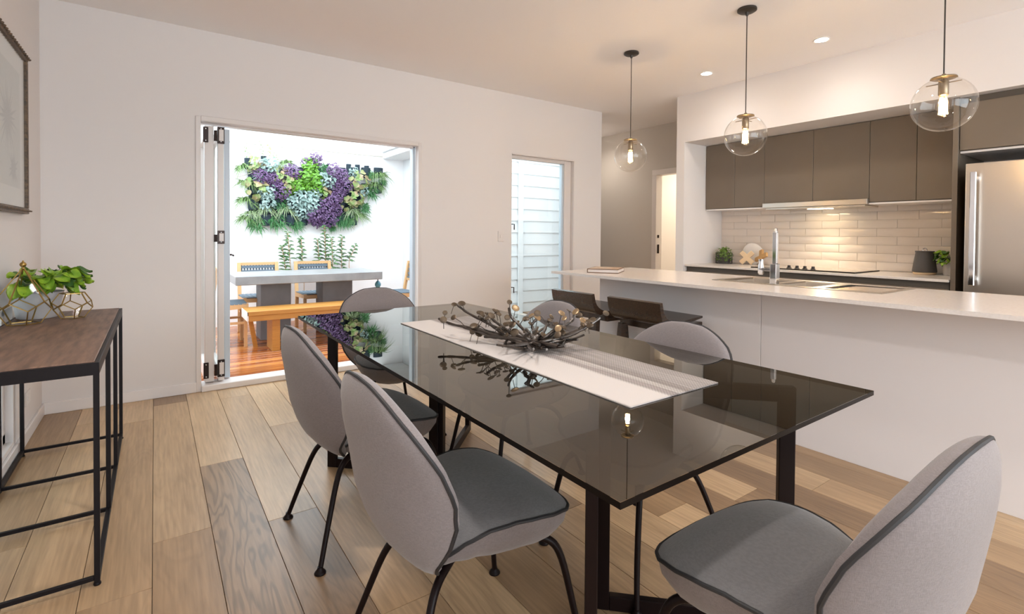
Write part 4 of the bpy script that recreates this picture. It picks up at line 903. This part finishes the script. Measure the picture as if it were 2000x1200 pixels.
# potted plant on the console
c3 = Vector((-0.478, 3.42, cz)); t = thing('potted_plant', 'bright green leafy plant in a white round pot behind the terrariums', 'plant', c3)
MB().lathe(c3, [(0.072, 0), (0.078, 0.004), (0.100, 0.125), (0.102, 0.130), (0.095, 0.130), (0.092, 0.10)], 40).build('pot', 'pot', t)
MB().lathe(c3, [(0.094, 0.098), (0.09, 0.108)], 24).build('soil', 'soil', t)
leafy(t, 130, Vector((0.005, 0.0, 0.150)), 0.15, 0.085, 1.1, 9, (XL+0.03, 1.0, 2.0, 4.3), 0.12)

# framed palm print on the left wall
t = thing('framed_print', 'large framed grey palm leaf print in a carved bronze frame on the left wall', 'picture', (XL+0.01, 3.35, 1.28))
py0, py1, pz0, pz1 = 2.62, 3.835, 1.278, 2.145
xa = XL+0.001
mb = MB()
for a in ((py0, pz0, py1, pz0+0.032), (py0, pz1-0.032, py1, pz1), (py0, pz0+0.032, py0+0.032, pz1-0.032), (py1-0.032, pz0+0.032, py1, pz1-0.032)): mb.box(xa, a[0], a[1], xa+0.028, a[2], a[3])
mb.build('frame', 'frameart', t, bevel=0.003)
mb = MB()
for i in range(30):
    for zz in (pz0+0.016, pz1-0.016): mb.lathe((xa+0.028, py0+0.02+i*0.041, zz), [(0.012, -0.004), (0.014, 0), (0.012, 0.004)], 6)
mb.build('frame_beading', 'frameart', t)['kind'] = 'stuff'
MB().box(xa, py0+0.03, pz0+0.03, xa+0.012, py1-0.03, pz1-0.03).build('mat_board', 'paper', t)
MB().box(xa+0.0121, py0+0.13, pz0+0.13, xa+0.0128, py1-0.13, pz1-0.13).build('print_sheet', 'print', t)
mb = MB()
for (yc, zc, Rr, n_) in ((3.43, 1.74, 0.23, 26), (3.55, 1.50, 0.13, 18), (3.0, 1.65, 0.24, 26)):
    for i in range(n_):
        a = 2*PI*i/n_+0.1; dy_, dz_ = math.cos(a), math.sin(a)
        L_ = Rr*(0.75+0.25*math.sin(i*2.1)); py_, pz_ = -dz_*0.009, dy_*0.009; X_ = xa+0.0132
        L2 = L_
        while yc+dy_*L2 > py1-0.135 or pz0+0.135 > zc+dz_*L2 or zc+dz_*L2 > pz1-0.135: L2 *= 0.9
        mb.add([(X_, yc, zc), (X_, yc+dy_*L2*.4+py_, zc+dz_*L2*.4+pz_), (X_, yc+dy_*L2, zc+dz_*L2), (X_, yc+dy_*L2*.4-py_, zc+dz_*L2*.4-pz_)], [(0, 1, 2, 3)])
mb.build('palm_drawing', 'palm', t)
MB().box(xa+0.018, py0+0.031, pz0+0.031, xa+0.0205, py1-0.031, pz1-0.031).build('glazing', 'glass', t)

# ------------------------------------------------------------------ dining table
t = thing('dining_table', 'long smoked-glass dining table on black steel V-shaped frames', 'table', (1.12, 1.67, 0))
zt = 0.75
poly = [(0.612, 0.556), (1.650, 0.562), (1.606, 2.790), (0.609, 2.790)]
mb = MB().add([(x_, y_, zt-0.012) for x_, y_ in poly]+[(x_, y_, zt) for x_, y_ in poly], [(4, 5, 6, 7)])
top = mb.build('glass_top', 'smoke', t)
mb = MB().add([(x_, y_, zt-0.0125) for x_, y_ in poly]+[(x_, y_, zt-0.0004) for x_, y_ in poly], [(0, 1, 5, 4), (1, 2, 6, 5), (2, 3, 7, 6), (3, 0, 4, 7)])
mb.build('glass_edge', 'smoke_edge', t)
def vframe(apex, legs_):
    for lg in legs_:
        a = Vector((*apex, 0)); b = Vector((*lg, 0)); d_ = (b-a).normalized(); W2, T2 = 0.045, 0.026; zt2 = zt-0.0135
        sd = Vector((-d_.y, d_.x, 0))
        off = a+d_*0.03
        fr = MB()
        fr.bar(b+Vector((0, 0, 0.0)), b+Vector((0, 0, zt2)), T2, W2, d_)
        fr.bar(off+Vector((0, 0, 0.0)), off+Vector((0, 0, zt2)), T2, W2, d_)
        fr.bar(off+d_*0.0225+Vector((0, 0, W2/2)), b-d_*0.0225+Vector((0, 0, W2/2)), T2, W2)
        fr.bar(off+d_*0.0225+Vector((0, 0, zt2-W2/2)), b-d_*0.0225+Vector((0, 0, zt2-W2/2)), T2, W2)
        fr.build('frame_loop', 'iron2', t, bevel=0.002)
vframe((1.135, 1.145), [(1.535, 0.745), (0.735, 0.745)])
vframe((1.135, 2.20), [(0.735, 2.60), (1.535, 2.61)])
# runner
o = MB()
P = [[(x_, y_, 0.7516+0.0004*math.sin(j*1.7)) for x_ in (0.97, 1.06, 1.16, 1.25, 1.345)] for j, y_ in enumerate([0.85+1.44*k/16 for k in range(17)])]
o.grid(P); P2 = [[(x_, y_, z_+0.0022) for x_, y_, z_ in row_] for row_ in P]; o.grid(P2)
n5 = 5
for (a, b) in ((0, 1), (-1, -2)):
    pass
o.box(0.97, 0.849, 0.7508, 1.345, 0.8515, 0.7535).box(0.968, 0.85, 0.7508, 0.9702, 2.29, 0.7535)
rn = o.build('table_runner', 'runner'); tag(rn, 'off-white woven runner with grey stripes along the glass dining table', 'runner')
# branch bowl
BC = Vector((1.135, 1.475, 0.7625))
t = thing('branch_bowl', 'dark metal bowl of woven branches and coin leaves on the table runner', 'bowl', BC)
r8 = random.Random(21)
tips = [PX(857, 623, 'z', .83), PX(893, 596, 'z', .88), PX(925, 640, 'z', .80), PX(946, 658, 'z', .775), PX(935, 618, 'z', .85), PX(952, 612, 'z', .87), PX(994, 602, 'z', .90), PX(1026, 642, 'z', .85), PX(1048, 624, 'z', .86), PX(1072, 626, 'z', .86), PX(1090, 640, 'z', .84),
        PX(1122, 613, 'z', .88), PX(1172, 621, 'z', .87), PX(1157, 634, 'z', .85), PX(1140, 640, 'z', .84), PX(1110, 655, 'z', .81), PX(1100, 662, 'z', .80), PX(985, 640, 'z', .82), PX(905, 640, 'z', .81)]
leafmesh = []
for mname in ('bronzeleaf', 'goldleaf'):
    mb = MB().lathe((0, 0, 0), [(0.001, 0.0015), (0.009, 0.002), (0.0128, 0.0008), (0.0125, -0.0008), (0.001, -0.0015)], 14, caps=False); leafmesh.append(mb.mesh('coin_leaf', mname))
def wig(a, b, sag, r_, thick=0.0042, nm_='branch'):
    hh = b.z-a.z; cps = []
    for t_ in (0, 0.22, 0.45, 0.68, 0.86, 1.0):
        q_ = a.lerp(b, t_); q_.z = a.z+hh*t_**2.0
        if 0 < t_ < 1: q_ += Vector((r8.uniform(-.011, .011), r8.uniform(-.011, .011), r8.uniform(-.003, .003)))
        cps.append(q_)
    pts = smooth_path(cps, 5); n_ = len(pts)
    MB().tube(pts, [thick*(1.0-0.2*i/n_+0.12*math.sin(i*1.9)) for i in range(n_)], 7).build(nm_, 'bronze', t); return pts
for i, tip in enumerate(tips):
    st = BC+Vector((r8.uniform(-.05, .05), r8.uniform(-.05, .05), 0.006))
    side = -(tip-BC); side.z = 0
    st = BC+side*r8.uniform(0.05, 0.35)+Vector((r8.uniform(-.02, .02), r8.uniform(-.02, .02), 0.008+r8.uniform(0, .02)))
    h_ = tip.z-BC.z; pts = wig(st, tip, h_*0.42, 1, 0.0066 if i < 14 else 0.0052)
    for q in range(2 if i % 2 else 3):
        base = pts[int(len(pts)*r8.uniform(0.5, 0.92))]; e_ = base+Vector((r8.uniform(-.045, .045), r8.uniform(-.045, .045), r8.uniform(0.012, 0.045)))
        MB().tube([base, base.lerp(e_, 0.5)+Vector((0, 0, 0.006)), e_], 0.0016, 5).build('twig', 'bronze', t)
        o = bpy.data.objects.new('coin_leaf', leafmesh[1 if (e_.x > 1.30 and r8.random() < 0.3) else 0]); C.collection.objects.link(o); o.parent = t
        o.location = e_-BC; s_ = r8.uniform(0.75, 1.25); o.scale = (s_, s_, s_); o.rotation_euler = (r8.uniform(0.3, 1.1), r8.uniform(-.5, .5), r8.uniform(-2, 1))
for i in range(20):   # the mat of crossing branches that makes the bottom
    a_ = r8.uniform(0, 2*PI); L_ = r8.uniform(0.06, 0.15); c_ = BC+Vector((r8.uniform(-.09, .09)+0.03, r8.uniform(-.10, .10), 0)); dv = Vector((math.cos(a_), math.sin(a_), 0))
    def hb(p): return Vector((p.x, p.y, BC.z+0.004+1.15*((p.x-BC.x)**2+(p.y-BC.y)**2)))
    pts = smooth_path([hb(c_-dv*L_), hb(c_-dv*L_*.3+Vector((.008, .006, 0))), hb(c_+dv*L_*.4), hb(c_+dv*L_)], 4)
    MB().tube(pts, 0.0046, 6).build('branch', 'bronze', t)
for (u, v, z_, g_) in ((967,607,.88,0),(960,617,.87,0),(951,621,.86,0),(988,634,.84,0),(1000,633,.84,0),(1007,602,.905,1),(1124,609,.89,1),(1097,612,.88,1),(1102,622,.87,1),(1138,626,.86,1),(1147,630,.86,1),(1038,617,.87,1),(1050,620,.86,1),(1046,648,.82,0),(1062,655,.81,0),(923,648,.80,0),(935,653,.79,0),(866,625,.84,0),(887,595,.88,0),(902,593,.89,0),(1090,642,.84,1),(1005,650,.81,0)):
    p = PX(u, v, 'z', z_); o = bpy.data.objects.new('coin_leaf', leafmesh[g_]); C.collection.objects.link(o); o.parent = t
    o.location = p-BC; s_ = r8.uniform(0.8, 1.3); o.scale = (s_, s_, s_); o.rotation_euler = (r8.uniform(0.4, 1.1), r8.uniform(-.4, .4), r8.uniform(-1.4, .2))
    q = p+Vector((r8.uniform(-.02, .02), r8.uniform(-.02, .02), -0.04)); MB().tube([q, p], 0.0014, 5).build('twig', 'bronze', t)

# ------------------------------------------------------------------ dining chairs
WB = [(.322, .0), (.330, .075), (.345, .115), (.375, .160), (.42, .200), (.47, .232), (.53, .252), (.60, .260), (.66, .254), (.70, .243), (.74, .222), (.77, .193), (.80, .143), (.815, .108), (.825, .072), (.83, .0)]
CB = [(.322, -.085), (.35, -.118), (.39, -.155), (.43, -.182), (.48, -.205), (.55, -.228), (.65, -.244), (.75, -.258), (.83, -.270)]
WRP = [(.34, 0), (.40, .012), (.46, .055), (.52, .085), (.58, .092), (.66, .070), (.72, .040), (.77, .016), (.83, -.004)]
SWx = [(-.135, 0), (-.132, .075), (-.12, .115), (-.09, .155), (-.04, .190), (.03, .218), (.10, .236), (.16, .240), (.21, .228), (.24, .200), (.26, .160), (.272, .105), (.277, 0)]
SZe = [(-.135, .355), (-.11, .385), (-.07, .425), (-.02, .455), (.05, .467), (.12, .466), (.20, .456), (.25, .442), (.277, .430)]
def chair(label, loc, rz):
    t = thing('dining_chair', label, 'chair', loc, rz, 'grey upholstered dining chairs round the glass table')
    NS, NT = 30, 12
    def back(side):
        P = []
        for i in range(NS+1):
            s_ = 0.5-0.5*math.cos(PI*i/NS); z_ = .322+.508*s_; w_ = lerp(WB, z_) if 0 < i < NS else 0.0004
            if 0 < i < NS:
                # superellipse end rounding
                pass
            cx_, wr_ = lerp(CB, z_), lerp(WRP, z_); row_ = []
            hmax = (0.060 if side > 0 else -0.036)*min(1, math.sqrt(max(0, s_*(1-s_)))*2.4)
            for j in range(NT+1):
                tt = -math.cos(PI*j/NT); th_ = hmax*max(0, 1-tt*tt)**0.42
                row_.append((cx_+wr_*abs(tt)**2.4+th_, w_*tt, z_+0.25*th_))
            P.append(row_)
        return P
    B1, B0 = back(1), back(-1)
    MB().grid(B1).build('backrest_front', 'fabric', t, weld=0.0002, world=False)
    MB().grid([r_[::-1] for r_ in B0]).build('backrest_shell', 'fabric', t, weld=0.0002, world=False)
    edge = [B1[i][0] for i in range(NS+1)]+[B1[NS-i][-1] for i in range(1, NS)]
    MB().tube(edge, 0.0048, 7, closed=True).build('piping', 'piping', t, world=False)
    def seat(top_):
        P = []
        for i in range(NS+1):
            s_ = 0.5-0.5*math.cos(PI*i/NS); x_ = -.135+.412*s_; w_ = lerp(SWx, x_) if 0 < i < NS else 0.0004; ze = lerp(SZe, x_); row_ = []
            rear = max(0, 1-(x_+.135)/.18)
            hh = (0.026+0.040*rear if top_ else -(0.152-0.065*rear))*min(1, math.sqrt(max(0, s_*(1-s_)))*2.3)
            for j in range(NT+1):
                tt = -math.cos(PI*j/NT); c_ = max(0, 1-tt*tt); row_.append((x_-(0.0 if top_ else 0.03*c_*s_), w_*tt, ze+hh*(c_**(0.6 if top_ else 0.5))))
            P.append(row_)
        return P
    S1_, S0_ = seat(True), seat(False)
    MB().grid([r_[::-1] for r_ in S1_]).build('seat', 'fabric_shaded', t, weld=0.0002, world=False)
    MB().grid(S0_).build('seat_shell', 'fabric', t, weld=0.0002, world=False)
    edge = [S1_[i][0] for i in range(NS+1)]+[S1_[NS-i][-1] for i in range(1, NS)]
    MB().tube(edge, 0.0048, 7, closed=True).build('piping', 'piping', t, world=False)
    for s_ in (-1, 1):
        for pts in ([(0.08, .09*s_, .345), (0.15, .135*s_, .352), (0.200, .165*s_, .345), (0.230, .186*s_, .295), (0.262, .208*s_, .14), (0.285, .228*s_, .012)],
                    [(-0.02, .05*s_, .335), (-0.070, .090*s_, .335), (-0.116, .122*s_, .318), (-0.148, .146*s_, .27), (-0.19, .182*s_, .14), (-0.228, .215*s_, .012)]):
            sp_ = smooth_path(pts, 5); n_ = len(sp_)
            lg = MB().tube(sp_, [0.0125-0.004*i/n_ for i in range(n_)], 10).build('leg', 'iron2', t, world=False)
            MB().lathe(pts[-1], [(0.019, -0.012), (0.020, -0.009), (0.017, -0.004), (0.010, 0.004), (0.009, 0.012)], 14).build('foot', 'iron2', lg, world=False)
    MB().box(-0.06, -.05, .309, 0.06, .05, .320).build('mounting_plate', 'iron2', t, world=False)
    return t
chA = chair('grey upholstered chair on the left side of the table, nearer the bifold doors', (0.685, 2.02, 0), 0.04)
dup(chA, (0.68, 1.225, 0), 0.0, 'grey upholstered chair on the left side of the table, nearest the camera')
dup(chA, (1.165, 2.93, 0), -PI/2-0.03, 'grey upholstered chair at the far head of the table, facing the camera')
dup(chA, (1.50, 2.04, 0), PI, 'grey upholstered chair on the island side, behind the branch bowl')
dup(chA, (1.50, 1.26, 0), PI, 'grey upholstered chair on the island side, behind the end of the runner')
dup(chA, (1.147, 0.508, 0), PI/2-0.02, 'grey upholstered chair at the near head of the table, lower right corner of the picture')
